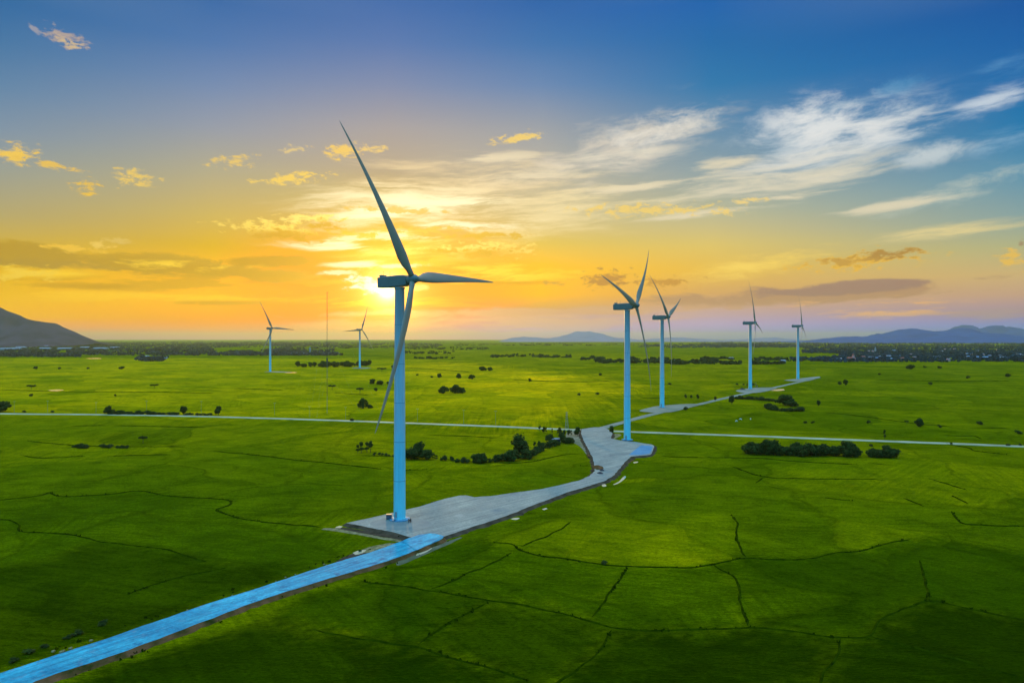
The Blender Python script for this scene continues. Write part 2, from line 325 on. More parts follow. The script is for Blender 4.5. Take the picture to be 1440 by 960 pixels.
def tag(o, label=None, cat=None, group=None, kind=None):
    if label: o['label'] = label
    if cat: o['category'] = cat
    if group: o['group'] = group
    if kind: o['kind'] = kind
    return o
def mesh_obj(name, bm, mats, parent=None, smooth=False, recalc=True):
    if recalc: bmesh.ops.recalc_face_normals(bm, faces=bm.faces[:])
    me = bpy.data.meshes.new(name); bm.to_mesh(me); bm.free()
    for m in (mats if isinstance(mats, (list, tuple)) else [mats]): me.materials.append(m)
    if smooth: me.polygons.foreach_set('use_smooth', [True] * len(me.polygons))
    o = bpy.data.objects.new(name, me); COL.objects.link(o)
    if parent: o.parent = parent
    return o
def np_obj(name, V, faces, mats, parent=None, smooth=False):
    me = bpy.data.meshes.new(name); me.from_pydata([tuple(v) for v in V], [], faces); me.update()
    for m in (mats if isinstance(mats, (list, tuple)) else [mats]): me.materials.append(m)
    if smooth: me.polygons.foreach_set('use_smooth', [True] * len(me.polygons))
    o = bpy.data.objects.new(name, me); COL.objects.link(o)
    if parent: o.parent = parent
    return o
def empty(name, loc, rz=0.0, sc=1.0):
    o = bpy.data.objects.new(name, None); COL.objects.link(o)
    o.location = loc; o.rotation_euler = (0, 0, rz); o.scale = (sc, sc, sc) if not isinstance(sc, tuple) else sc
    return o
def dup(root, loc, rz=0.0, sc=1.0):
    r = root.copy(); COL.objects.link(r); r.location = loc; r.rotation_euler = (0, 0, rz)
    r.scale = sc if isinstance(sc, tuple) else (sc, sc, sc)
    for ch in list(root.children):
        c = ch.copy(); COL.objects.link(c); c.parent = r
        for g in ch.children:
            d = g.copy(); COL.objects.link(d); d.parent = c
    return r
def box(bm, c, s, rot=None, bevel=0.0):
    m = Matrix.Translation(c) @ (rot if rot is not None else Matrix.Identity(4)) @ Matrix.Diagonal((*s, 1))
    r = bmesh.ops.create_cube(bm, size=1.0, matrix=m)
    if bevel:
        es = list({e for v in r['verts'] for e in v.link_edges})
        bmesh.ops.bevel(bm, geom=es, offset=bevel, segments=2, affect='EDGES', profile=0.5)
def tube(bm, a, b, r0, r1=None, n=10, cap=True):
    a, b = Vector(a), Vector(b); r1 = r0 if r1 is None else r1
    d = b - a; q = d.to_track_quat('Z', 'Y').to_matrix().to_4x4()
    bmesh.ops.create_cone(bm, cap_ends=cap, segments=n, radius1=r0, radius2=r1, depth=d.length, matrix=Matrix.Translation((a + b) / 2) @ q)
def lathe(bm, prof, n=48, cap=True, origin=(0, 0, 0), axis='Z'):
    rings = []
    for r, z in prof:
        ring = []
        for k in range(n):
            t = 2 * math.pi * k / n
            if axis == 'Z': p = (r * math.cos(t), r * math.sin(t), z)
            else: p = (z, r * math.cos(t), r * math.sin(t))
            ring.append(bm.verts.new(Vector(p) + Vector(origin)))
        rings.append(ring)
    for a, b in zip(rings, rings[1:]):
        for k in range(n): bm.faces.new((a[k], a[(k + 1) % n], b[(k + 1) % n], b[k]))
    if cap:
        bm.faces.new(rings[0]); bm.faces.new(rings[-1])
def spline(pts, step=3.0, closed=False):
    """Catmull-Rom through ground points, resampled"""
    pts = [Vector(p) for p in pts]; n = len(pts); out = []
    segs = n if closed else n - 1
    for i in range(segs):
        p1, p2 = pts[i], pts[(i + 1) % n]
        p0 = pts[i - 1] if (closed or i > 0) else p1 * 2 - p2
        p3 = pts[(i + 2) % n] if (closed or i + 2 < n) else p2 * 2 - p1
        k = max(1, int((p2 - p1).length / step))
        for j in range(k):
            t = j / k
            out.append(0.5 * ((2 * p1) + (p2 - p0) * t + (2 * p0 - 5 * p1 + 4 * p2 - p3) * t * t + (3 * p1 - p0 - 3 * p2 + p3) * t ** 3))
    if not closed: out.append(pts[-1])
    return out
def nz(x, y, s, seed=0): return mnoise.noise(Vector((x * s, y * s, seed * 7.3)))

# ------------------------------------------------------------------ materials
def scuff(m, col, lo, hi, scale=0.12):
    """patches of another soil showing through"""
    t = m.node_tree; p = t.nodes['Principled BSDF']; src = p.inputs['Base Color'].links[0].from_socket
    c = t.nodes.new('ShaderNodeTexCoord'); n = t.nodes.new('ShaderNodeTexNoise'); n.inputs['Scale'].default_value = scale; n.inputs['Detail'].default_value = 9; n.inputs['Roughness'].default_value = 0.7
    t.links.new(c.outputs['Object'], n.inputs['Vector'])
    mr_ = t.nodes.new('ShaderNodeMapRange'); mr_.inputs[1].default_value = lo; mr_.inputs[2].default_value = hi; t.links.new(n.outputs[0], mr_.inputs[0])
    mx = t.nodes.new('ShaderNodeMix'); mx.data_type = 'RGBA'; t.links.new(mr_.outputs[0], mx.inputs[0]); t.links.new(src, mx.inputs[6]); mx.inputs[7].default_value = col + (1,)
    t.links.new(mx.outputs[2], p.inputs['Base Color'])
def grass_mat(name, a, b, dark, attr=False):
    m = bpy.data.materials.new(name); m.use_nodes = True
    t = m.node_tree; p = t.nodes['Principled BSDF']; L = t.links.new
    tcn = t.nodes.new('ShaderNodeTexCoord')
    def mp(s, rz=0.0):
        n = t.nodes.new('ShaderNodeMapping'); n.inputs[3].default_value = s; n.inputs[2].default_value = (0, 0, rz); L(tcn.outputs['Object'], n.inputs[0]); return n.outputs[0]
    def noi(v, sc, d=5, r=0.6, ds=0.0):
        n = t.nodes.new('ShaderNodeTexNoise'); n.inputs['Scale'].default_value = sc; n.inputs['Detail'].default_value = d
        n.inputs['Roughness'].default_value = r; n.inputs['Distortion'].default_value = ds; L(v, n.inputs['Vector']); return n.outputs[0]
    def rmp(v, stops):
        n = t.nodes.new('ShaderNodeValToRGB'); L(v, n.inputs[0])
        while len(n.color_ramp.elements) < len(stops): n.color_ramp.elements.new(0.5)
        for e, (q, c) in zip(n.color_ramp.elements, stops): e.position = q; e.color = tuple(c) + (1,)
        return n.outputs[0]
    def mix(f, x, y, mode='MIX'):
        n = t.nodes.new('ShaderNodeMix'); n.data_type = 'RGBA'; n.blend_type = mode
        for s, v in ((n.inputs[0], f), (n.inputs[6], x), (n.inputs[7], y)):
            if isinstance(v, bpy.types.NodeSocket): L(v, s)
            else: s.default_value = v if isinstance(v, float) else tuple(v) + (1,)
        return n.outputs[2]
    big = noi(mp((1, 1, 1)), 0.006, 4, 0.55, 0.6)
    mid = noi(mp((1, 1, 1)), 0.04, 6, 0.65, 0.8)
    wind = noi(mp((0.10, 0.5, 1), R(12)), 1.0, 6, 0.6, 1.2)
    fine = noi(mp((0.7, 1.6, 1), R(8)), 1.0, 4, 0.65)
    g = t.nodes.new('ShaderNodeMapRange'); L(big, g.inputs[0]); g.inputs[1].default_value = 0.38; g.inputs[2].default_value = 0.62
    c = mix(g.outputs[0], a, b)
    c = mix(1.0, c, rmp(mid, [(0.28, (0.50, 0.58, 0.6)), (0.5, (0.98, 0.98, 1)), (0.72, (1.34, 1.24, 1))]), 'MULTIPLY')
    c = mix(1.0, c, rmp(wind, [(0.3, (0.58, 0.64, 0.7)), (0.5, (0.98, 0.98, 1)), (0.72, (1.30, 1.22, 1))]), 'MULTIPLY')
    c = mix(1.0, c, rmp(fine, [(0.3, (0.40, 0.46, 0.5)), (0.5, (0.95, 0.95, 1)), (0.72, (1.6, 1.5, 1.2))]), 'MULTIPLY')
    pat = noi(mp((1, 1, 1)), 0.02, 7, 0.7, 1.5)
    c = mix(rmp(pat, [(0.60, (0, 0, 0)), (0.74, (0.75, 0.75, 0.75))]), c, mix(1.0, c, (1.5, 1.12, 1.0), 'MULTIPLY'))
    tuft = noi(mp((2.2, 3.6, 1), R(20)), 1.0, 3, 0.6)
    c = mix(1.0, c, rmp(tuft, [(0.30, (0.55, 0.60, 0.6)), (0.5, (1, 1, 1)), (0.70, (1.42, 1.34, 1.1))]), 'MULTIPLY')
    # plots: irregular rice plots, each a slightly different crop age
    wpn = t.nodes.new('ShaderNodeTexNoise'); wpn.inputs['Scale'].default_value = 0.012; wpn.inputs['Detail'].default_value = 3; L(tcn.outputs['Object'], wpn.inputs['Vector'])
    wa = t.nodes.new('ShaderNodeVectorMath'); wa.operation = 'MULTIPLY_ADD'; L(wpn.outputs['Color'], wa.inputs[0]); wa.inputs[1].default_value = (70, 70, 0); L(tcn.outputs['Object'], wa.inputs[2])
    vo = t.nodes.new('ShaderNodeTexVoronoi'); vo.inputs['Scale'].default_value = 0.011; L(wa.outputs[0], vo.inputs['Vector'])
    sep = t.nodes.new('ShaderNodeSeparateColor'); L(vo.outputs['Color'], sep.inputs[0])
    c = mix(1.0, c, rmp(sep.outputs[0], [(0.0, (0.66, 0.76, 0.8)), (0.5, (1, 1, 1)), (1.0, (1.30, 1.18, 1))]), 'MULTIPLY')
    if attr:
        at = t.nodes.new('ShaderNodeAttribute'); at.attribute_name = 'crop_shade'
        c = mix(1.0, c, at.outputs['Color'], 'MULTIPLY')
        ve = t.nodes.new('ShaderNodeTexVoronoi'); ve.feature = 'DISTANCE_TO_EDGE'; ve.inputs['Scale'].default_value = 0.011; L(wa.outputs[0], ve.inputs['Vector'])
        edge = rmp(ve.outputs['Distance'], [(0.0, (0.50, 0.54, 0.5)), (0.013, (0.62, 0.66, 0.6)), (0.022, (1, 1, 1))])
        c = mix(rmp(mid, [(0.42, (0.1, 0.1, 0.1)), (0.60, (0.9, 0.9, 0.9))]), c, mix(1.0, c, edge, 'MULTIPLY'))
        # smaller parcels inside, and planting rows that run their own way in every plot
        v2 = t.nodes.new('ShaderNodeTexVoronoi'); v2.inputs['Scale'].default_value = 0.026; L(wa.outputs[0], v2.inputs['Vector'])
        s2 = t.nodes.new('ShaderNodeSeparateColor'); L(v2.outputs['Color'], s2.inputs[0])
        c = mix(1.0, c, rmp(s2.outputs[0], [(0.0, (0.86, 0.90, 0.9)), (1.0, (1.14, 1.08, 1))]), 'MULTIPLY')
        an = t.nodes.new('ShaderNodeMath'); an.operation = 'MULTIPLY'; L(sep.outputs[1], an.inputs[0]); an.inputs[1].default_value = 3.14
        vr = t.nodes.new('ShaderNodeVectorRotate'); vr.rotation_type = 'Z_AXIS'; L(tcn.outputs['Object'], vr.inputs['Vector']); L(an.outputs[0], vr.inputs['Angle'])
        m3 = t.nodes.new('ShaderNodeMapping'); m3.inputs[3].default_value = (0.02, 0.42, 1); L(vr.outputs[0], m3.inputs[0])
        rows = noi(m3.outputs[0], 1.0, 5, 0.6, 0.2)
        c = mix(1.0, c, rmp(rows, [(0.32, (0.72, 0.78, 0.8)), (0.5, (1, 1, 1)), (0.68, (1.24, 1.17, 1))]), 'MULTIPLY')
    L(c, p.inputs['Base Color'])
    p.inputs['Roughness'].default_value = 0.9; p.inputs['Specular IOR Level'].default_value = 0.0
    p.inputs['Sheen Weight'].default_value = 0.06; p.inputs['Sheen Roughness'].default_value = 0.45
    p.inputs['Sheen Tint'].default_value = (0.55, 0.72, 0.0, 1)
    ma = t.nodes.new('ShaderNodeMath'); ma.operation = 'ADD'; L(fine, ma.inputs[0]); L(wind, ma.inputs[1])
    bp = t.nodes.new('ShaderNodeBump'); bp.inputs['Strength'].default_value = 1.0; bp.inputs['Distance'].default_value = 0.9
    L(ma.outputs[0], bp.inputs['Height']); L(bp.outputs[0], p.inputs['Normal'])
    return m
GA, GB = (0.112, 0.150, 0.0005), (0.150, 0.172, 0.0005)
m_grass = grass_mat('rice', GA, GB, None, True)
m_bund = vary(mat('bund_grass', (0.02, 0.05, 0.004), 1.0, spec=0.0), (0.007, 0.016, 0.0002), (0.034, 0.058, 0.0004), 0.35, bump=0.5, bscale=1.5)
m_earth = vary(mat('earth', (0.1, 0.07, 0.05), 1.0, spec=0.0), (0.036, 0.027, 0.016), (0.115, 0.075, 0.045), 0.22, bump=0.7, bscale=1.2)
m_redearth = vary(mat('red_earth', (0.14, 0.07, 0.04), 1.0, spec=0.0), (0.030, 0.034, 0.005), (0.20, 0.085, 0.038), 0.18, bump=0.7, bscale=1.2)
m_sand = vary(mat('pale_sand', (0.4, 0.36, 0.26), 1.0, spec=0.0), (0.11, 0.10, 0.035), (0.36, 0.28, 0.13), 0.5, bump=0.5)
m_gravel = vary(mat('gravel', (0.2, 0.22, 0.25), 0.85), (0.18, 0.205, 0.18), (0.28, 0.285, 0.23), 0.07, detail=9, bump=0.5, bscale=1.0, stretch=(1, 0.6, 1), tracks=(46, 0.30))
m_blue = vary(mat('blue_road', (0.06, 0.25, 0.5), 0.8, spec=0.1), (0.010, 0.22, 0.34), (0.040, 0.38, 0.48), 0.10, detail=8, bump=0.5, bscale=1.2, tracks=(52, 0.42))
scuff(m_blue, (0.008, 0.13, 0.22), 0.54, 0.66, 0.16); scuff(m_blue, (0.12, 0.24, 0.30), 0.56, 0.74, 0.30)
scuff(m_gravel, (0.34, 0.33, 0.27), 0.56, 0.70, 0.10); scuff(m_gravel, (0.085, 0.135, 0.145), 0.56, 0.72, 0.05); scuff(m_gravel, (0.16, 0.13, 0.09), 0.62, 0.74, 0.4)
m_concrete = vary(mat('pale_concrete', (0.6, 0.6, 0.55), 0.8), (0.27, 0.26, 0.13), (0.46, 0.42, 0.24), 0.06, detail=6)
m_farroad = vary(mat('grey_track', (0.3, 0.32, 0.3), 0.9), (0.13, 0.155, 0.095), (0.24, 0.25, 0.19), 0.03, detail=6)
m_water = mat('pale_water', (0.46, 0.42, 0.24), 0.08, spec=0.7)  # glossy water with a pale base colour
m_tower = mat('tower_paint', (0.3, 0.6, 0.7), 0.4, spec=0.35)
def light_graded_paint(m):
    """coat that goes from sea blue at the foot to grey at the top, tones of sky and glare put into the colour, with faint grime runs"""
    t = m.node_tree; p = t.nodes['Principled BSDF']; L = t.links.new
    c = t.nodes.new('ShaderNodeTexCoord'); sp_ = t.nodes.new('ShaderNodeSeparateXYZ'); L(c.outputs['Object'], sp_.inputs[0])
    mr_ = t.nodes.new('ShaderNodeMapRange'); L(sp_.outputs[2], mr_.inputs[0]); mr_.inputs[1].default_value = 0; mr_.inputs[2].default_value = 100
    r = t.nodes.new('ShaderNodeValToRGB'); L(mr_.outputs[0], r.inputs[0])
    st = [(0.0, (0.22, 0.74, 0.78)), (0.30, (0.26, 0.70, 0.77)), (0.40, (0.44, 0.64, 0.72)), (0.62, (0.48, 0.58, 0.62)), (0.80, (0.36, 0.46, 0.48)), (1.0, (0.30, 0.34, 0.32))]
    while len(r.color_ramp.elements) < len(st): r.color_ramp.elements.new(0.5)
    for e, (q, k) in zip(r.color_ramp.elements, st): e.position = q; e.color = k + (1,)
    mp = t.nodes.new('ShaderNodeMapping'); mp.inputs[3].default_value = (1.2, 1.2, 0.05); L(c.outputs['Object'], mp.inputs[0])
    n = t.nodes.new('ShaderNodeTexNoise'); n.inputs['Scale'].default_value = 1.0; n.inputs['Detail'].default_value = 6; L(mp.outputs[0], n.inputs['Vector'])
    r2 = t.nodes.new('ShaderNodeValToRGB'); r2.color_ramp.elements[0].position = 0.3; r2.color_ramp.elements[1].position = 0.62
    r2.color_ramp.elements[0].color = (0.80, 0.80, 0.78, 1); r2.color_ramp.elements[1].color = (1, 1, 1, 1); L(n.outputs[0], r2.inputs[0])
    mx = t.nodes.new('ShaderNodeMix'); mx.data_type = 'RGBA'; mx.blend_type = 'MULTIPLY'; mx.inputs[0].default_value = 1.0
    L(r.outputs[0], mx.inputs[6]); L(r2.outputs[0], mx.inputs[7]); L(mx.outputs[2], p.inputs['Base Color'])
light_graded_paint(m_tower)  # sky and glare tones painted along the tower height
m_flange = mat('flange_seam', (0.16, 0.30, 0.36), 0.5)
m_nacelle = vary(mat('nacelle_paint', (0.12, 0.2, 0.22), 0.5), (0.15, 0.165, 0.14), (0.18, 0.195, 0.17), 0.3)
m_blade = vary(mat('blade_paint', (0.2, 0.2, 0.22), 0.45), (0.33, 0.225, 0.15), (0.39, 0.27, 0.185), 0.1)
m_dark = mat('dark_steel', (0.03, 0.035, 0.04), 0.5)
m_steel = mat('galvanised', (0.32, 0.33, 0.34), 0.5, metal=0.3)
m_leaf = vary(mat('leaves', (0.03, 0.05, 0.01), 0.9, spec=0.1), (0.012, 0.024, 0.005), (0.060, 0.085, 0.012), 0.7)
m_leaf2 = vary(mat('leaves_olive', (0.04, 0.05, 0.015), 0.9, spec=0.1), (0.016, 0.026, 0.005), (0.065, 0.082, 0.016), 0.8)
m_bark = vary(mat('bark', (0.05, 0.035, 0.025), 0.95), (0.03, 0.022, 0.016), (0.08, 0.06, 0.045), 2.0)
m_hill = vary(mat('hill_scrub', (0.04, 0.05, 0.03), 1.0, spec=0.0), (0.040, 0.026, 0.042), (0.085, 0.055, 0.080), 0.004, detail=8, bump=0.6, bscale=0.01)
m_hill2 = vary(mat('hazy_hill', (0.02, 0.05, 0.08), 1.0, spec=0.0), (0.006, 0.052, 0.18), (0.016, 0.080, 0.24), 0.003, detail=8, bump=0.6, bscale=0.01)  # distance haze put into the blue base colour
m_hill3 = vary(mat('far_pale_hill', (0.2, 0.2, 0.28), 1.0, spec=0.0), (0.20, 0.18, 0.25), (0.25, 0.22, 0.30), 0.002, detail=8)  # pale lilac holds the far haze in its colour
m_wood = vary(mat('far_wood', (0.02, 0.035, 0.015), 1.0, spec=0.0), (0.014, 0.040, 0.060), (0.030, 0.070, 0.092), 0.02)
m_woodl = vary(mat('hazed_wood', (0.05, 0.04, 0.04), 1.0, spec=0.0), (0.050, 0.046, 0.036), (0.120, 0.095, 0.088), 0.02)  # woods with haze grey mixed into their colour
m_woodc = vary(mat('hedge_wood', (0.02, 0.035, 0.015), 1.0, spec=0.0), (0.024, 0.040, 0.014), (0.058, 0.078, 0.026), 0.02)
m_white = mat('whitewash', (0.26, 0.28, 0.30), 0.8)
m_tin = mat('pale_tin_roof', (0.22, 0.26, 0.31), 0.6)
m_tile = mat('red_tile', (0.36, 0.10, 0.07), 0.85)
m_pink = mat('pink_plaster', (0.6, 0.28, 0.27), 0.85)
m_blueroof = mat('blue_tin', (0.12, 0.3, 0.5), 0.5)
m_yellow = mat('machine_yellow', (0.5, 0.38, 0.16), 0.5)

# ------------------------------------------------------------------ ground sheet
B8 = [(507,817),(590,828),(667,840),(747,853),(800,865),(863,882),(913,886),(960,886),(1010,884),(1057,882),(1110,887),(1167,895),(1220,895),(1237,873),(1260,860),(1307,845),(1360,855),(1440,872),(1600,905)]
B6 = [(693,762),(720,765),(730,773),(763,782),(790,785),(833,792),(880,796),(960,798),(993,795),(1027,788),(1047,785),(1103,787),(1147,784),(1173,777),(1207,775),(1243,765),(1280,758)]
FIELDS = [  # (outline, crop tint with light falloff towards the foreground painted in)
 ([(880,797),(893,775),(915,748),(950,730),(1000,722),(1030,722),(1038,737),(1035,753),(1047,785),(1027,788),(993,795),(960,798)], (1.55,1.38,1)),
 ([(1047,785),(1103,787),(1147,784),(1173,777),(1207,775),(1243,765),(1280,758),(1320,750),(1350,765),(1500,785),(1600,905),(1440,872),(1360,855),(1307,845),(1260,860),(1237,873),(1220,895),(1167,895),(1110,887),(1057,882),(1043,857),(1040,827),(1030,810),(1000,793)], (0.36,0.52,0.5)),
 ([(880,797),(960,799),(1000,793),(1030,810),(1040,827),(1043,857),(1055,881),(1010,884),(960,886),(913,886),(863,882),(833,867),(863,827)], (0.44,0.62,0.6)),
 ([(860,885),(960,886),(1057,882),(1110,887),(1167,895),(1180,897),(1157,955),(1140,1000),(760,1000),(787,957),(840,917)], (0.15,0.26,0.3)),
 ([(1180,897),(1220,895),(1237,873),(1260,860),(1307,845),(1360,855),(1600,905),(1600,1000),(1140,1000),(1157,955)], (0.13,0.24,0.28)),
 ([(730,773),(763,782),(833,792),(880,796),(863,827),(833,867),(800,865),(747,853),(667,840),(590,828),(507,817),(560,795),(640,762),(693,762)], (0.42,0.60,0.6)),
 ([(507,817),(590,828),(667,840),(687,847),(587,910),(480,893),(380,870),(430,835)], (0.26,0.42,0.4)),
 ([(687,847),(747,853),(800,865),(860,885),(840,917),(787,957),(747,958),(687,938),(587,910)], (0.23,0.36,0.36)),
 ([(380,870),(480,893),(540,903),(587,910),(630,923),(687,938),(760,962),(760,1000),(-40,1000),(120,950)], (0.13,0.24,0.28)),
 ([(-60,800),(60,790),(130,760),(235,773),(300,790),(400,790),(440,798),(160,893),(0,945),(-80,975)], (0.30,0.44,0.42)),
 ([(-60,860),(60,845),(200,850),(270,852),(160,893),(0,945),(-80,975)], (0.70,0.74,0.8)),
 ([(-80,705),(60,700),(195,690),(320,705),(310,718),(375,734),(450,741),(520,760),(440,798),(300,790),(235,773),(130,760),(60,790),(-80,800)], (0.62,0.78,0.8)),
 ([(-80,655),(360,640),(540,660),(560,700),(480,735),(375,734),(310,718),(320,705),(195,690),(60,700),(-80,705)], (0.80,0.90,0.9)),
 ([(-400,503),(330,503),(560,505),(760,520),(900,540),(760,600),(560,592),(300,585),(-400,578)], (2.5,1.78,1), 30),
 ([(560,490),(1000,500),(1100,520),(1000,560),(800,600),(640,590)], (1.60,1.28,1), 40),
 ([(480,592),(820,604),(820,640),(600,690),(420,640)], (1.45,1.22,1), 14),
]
def inside(X, Y, poly):
    r = np.zeros(X.shape, bool); n = len(poly)
    for i in range(n):
        x1, y1 = poly[i]; x2, y2 = poly[(i + 1) % n]
        if y1 == y2: continue
        cnd = ((y1 > Y) != (y2 > Y)) & (X < (x2 - x1) * (Y - y1) / (y2 - y1) + x1)
        r ^= cnd
    return r
def build_ground():
    xd = np.arange(-330, 331, 2.5); g = 330 * 1.17 ** np.arange(1, 33)
    xs = np.concatenate([-g[::-1], xd, g])
    yd = np.arange(130, 480, 2.0); g2 = 480 * 1.09 ** np.arange(1, 54)
    ys = np.concatenate([[-45000, -8000, -1500, -300, -60, 40, 95, 118], yd, g2])
    X, Y = np.meshgrid(xs, ys); n, mth = X.shape
    V = np.stack([X.ravel(), Y.ravel(), np.zeros(X.size)], 1)
    idx = np.arange(X.size).reshape(n, mth)
    faces = np.stack([idx[:-1, :-1], idx[:-1, 1:], idx[1:, 1:], idx[1:, :-1]], -1).reshape(-1, 4)
    me = bpy.data.meshes.new('ground'); me.from_pydata(V.tolist(), [], faces.tolist()); me.update()
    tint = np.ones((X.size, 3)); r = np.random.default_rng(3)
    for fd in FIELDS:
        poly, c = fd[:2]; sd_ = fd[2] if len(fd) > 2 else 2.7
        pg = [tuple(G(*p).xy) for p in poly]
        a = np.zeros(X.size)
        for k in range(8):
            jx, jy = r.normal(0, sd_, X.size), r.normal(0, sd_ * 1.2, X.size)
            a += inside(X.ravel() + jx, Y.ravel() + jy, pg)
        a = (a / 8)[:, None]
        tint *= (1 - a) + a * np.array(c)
    ca = me.color_attributes.new('crop_shade', 'FLOAT_COLOR', 'POINT')  # crop colour plus the painted foreground darkening
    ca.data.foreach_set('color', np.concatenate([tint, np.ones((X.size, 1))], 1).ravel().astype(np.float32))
    me.materials.append(m_grass)
    o = bpy.data.objects.new('ground', me); COL.objects.link(o)
    tag(o, 'wide green plain of rice fields reaching the horizon', 'ground', kind='structure')
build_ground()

# field banks: low overgrown ridges between the plots
BUNDS = [
 [(-60,708),(0,703),(30,700),(60,696),(70,693),(88,698),(150,695),(195,690),(215,693),(235,697),(280,700),(315,702),(326,706),(318,712),(304,716),(315,722),(340,729),(375,734),(450,741)],
 [(-30,728),(0,730),(20,733),(27,740),(25,747)], [(25,747),(100,752),(135,760),(170,765),(235,773),(290,790)],
 [(300,634),(340,638),(380,642),(420,647),(480,653),(540,660)], [(180,835),(240,815),(320,797)],
 B6, [(720,777),(690,793),(660,805),(630,820),(607,828)], B8,
 [(1307,845),(1303,828),(1300,813),(1293,787)], [(880,800),(863,827),(833,867)],
 [(860,885),(840,917),(807,943),(787,957),(770,975)], [(440,885),(480,893),(540,903),(587,910),(630,923),(687,938),(747,958)],
 [(687,847),(630,877),(587,907)], [(803,733),(777,750),(733,768)],
 [(1030,725),(1038,737),(1035,753),(1043,773),(1047,783)], [(1000,793),(1030,810),(1040,827),(1043,857),(1055,880)],
 [(1180,897),(1177,917),(1157,950),(1150,965)], [(1223,895),(1277,907),(1323,920),(1393,940),(1450,955)],
 [(930,641),(960,643),(1060,644),(1110,648),(1160,651),(1207,653)], [(1220,651),(1253,654)],
 [(1027,655),(1073,670),(1127,673),(1227,674),(1245,675)], [(1073,671),(1063,679)], [(1080,683),(1103,688)],
 [(1307,673),(1330,680),(1360,689)], [(1337,718),(1352,735),(1377,738),(1440,740),(1500,742)], [(1337,697),(1363,708)],
 [(40,620),(55,622),(105,626),(160,628),(200,628),(260,628)], [(1320,612),(1350,613),(1370,613),(1380,617)], [(1330,624),(1363,630),(1372,634),(1415,639)],
 [(100,599),(150,598)], [(160,598),(240,600),(290,601)], [(600,612),(650,613),(700,616)], [(560,661),(600,660)],
 [(0,548),(60,550),(110,551),(200,551),(300,553)], [(330,546),(400,549)], [(470,552),(520,556)], [(900,560),(940,560)],
 [(570,517),(620,520),(660,523)], [(720,534),(800,537),(860,536)], [(1160,580),(1210,585),(1290,596),(1340,600)], [(1370,601),(1420,602)],
 [(910,662),(935,662)], [(815,655),(835,655)], [(500,640),(560,642)], [(620,645),(680,650),(740,650),(790,640),(815,638)],
 [(1230,534),(1330,536),(1420,536)], [(30,640),(60,644),(120,641)], [(150,641),(240,639)], [(1160,700),(1200,704)], [(1270,700),(1300,712)],
]
def ribbon(bm, pts, w, h, seed):
    rings = []
    n = len(pts)
    for i, p in enumerate(pts):
        d = (pts[min(n - 1, i + 1)] - pts[max(0, i - 1)]); d.z = 0
        if d.length < 1e-6: d = Vector((1, 0, 0))
        d.normalize(); s = Vector((-d.y, d.x, 0))
        k = 0.65 + 0.7 * abs(nz(p.x, p.y, 0.09, seed)) + 0.5 * abs(nz(p.x, p.y, 0.4, seed + 1))
        e = min(1.0, 0.25 + 0.35 * min(i, n - 1 - i))
        off = s * (nz(p.x, p.y, 0.15, seed + 2) * 0.8)
        ring = []
        for t, z in ((-1, -0.05), (-0.45, 0.75), (0.1, 1.0), (0.5, 0.7), (1, -0.05)):
            q = p + off + s * (t * w * k * e); q.z = z * h * k * e if z > 0 else -0.05
            ring.append(bm.verts.new(q))
        rings.append(ring)
    for a, b in zip(rings, rings[1:]):
        for j in range(4): bm.faces.new((a[j], a[j + 1], b[j + 1], b[j]))
for i, b in enumerate(BUNDS):
    bm = bmesh.new()
    pts = spline([G(*p) for p in b], 1.6 if b[0][1] > 690 else 3.0)
    dd = sum(p.y for p in pts) / len(pts)
    ribbon(bm, pts, 0.30 + dd * 0.0009, 0.22 + dd * 0.0005, i)
    o = mesh_obj('field_bank', bm, m_bund)
    tag(o, 'low dark grassy bank between rice plots', 'field bank', 'grassy banks between the rice plots', 'structure')

def weeds():
    r = random.Random(21); V = []; Fc = []
    def clump(p, s):
        for q in range(r.randint(4, 7)):
            a = r.uniform(0, 6.28); h = s * r.uniform(0.5, 1.2); w = s * r.uniform(0.25, 0.5); o_ = Vector((r.uniform(-s, s) * .6, r.uniform(-s, s) * .6, 0))
            d = Vector((math.cos(a), math.sin(a), 0)); t = Vector((r.uniform(-.4, .4), r.uniform(-.4, .4), 1)) * h; i = len(V)
            V.extend([p + o_ - d * w, p + o_ + d * w, p + o_ + d * w * 0.7 + t, p + o_ - d * w * 0.6 + t * 0.9]); Fc.append((i, i + 1, i + 2, i + 3))
    for k, b in enumerate(BUNDS):
        pts = spline([G(*p) for p in b], 1.0)
        for p in pts:
            if p.y > 560: continue
            g = nz(p.x, p.y, 0.05, 40 + k)
            if r.random() < 0.55 * max(0.0, 0.25 + g * 1.6): clump(p + Vector((r.uniform(-.5, .5), r.uniform(-.5, .5), 0)), r.uniform(0.25, 0.75))
    for pts in (ROAD_L, ROAD_R):
        for p in spline([G(*q) for q in pts], 0.8):
            if r.random() < 0.5 * max(0.0, 0.3 + 1.5 * nz(p.x, p.y, 0.08, 77)): clump(p + Vector((-1 if pts is ROAD_L else 1.2, 1 if pts is ROAD_L else -1.2, 0)) * r.uniform(1.4, 3.4), r.uniform(0.25, 0.8))
    o = np_obj('weeds', V, Fc, m_bund); tag(o, 'weeds and tall grass along the field banks and road verges', 'weeds', kind='stuff')
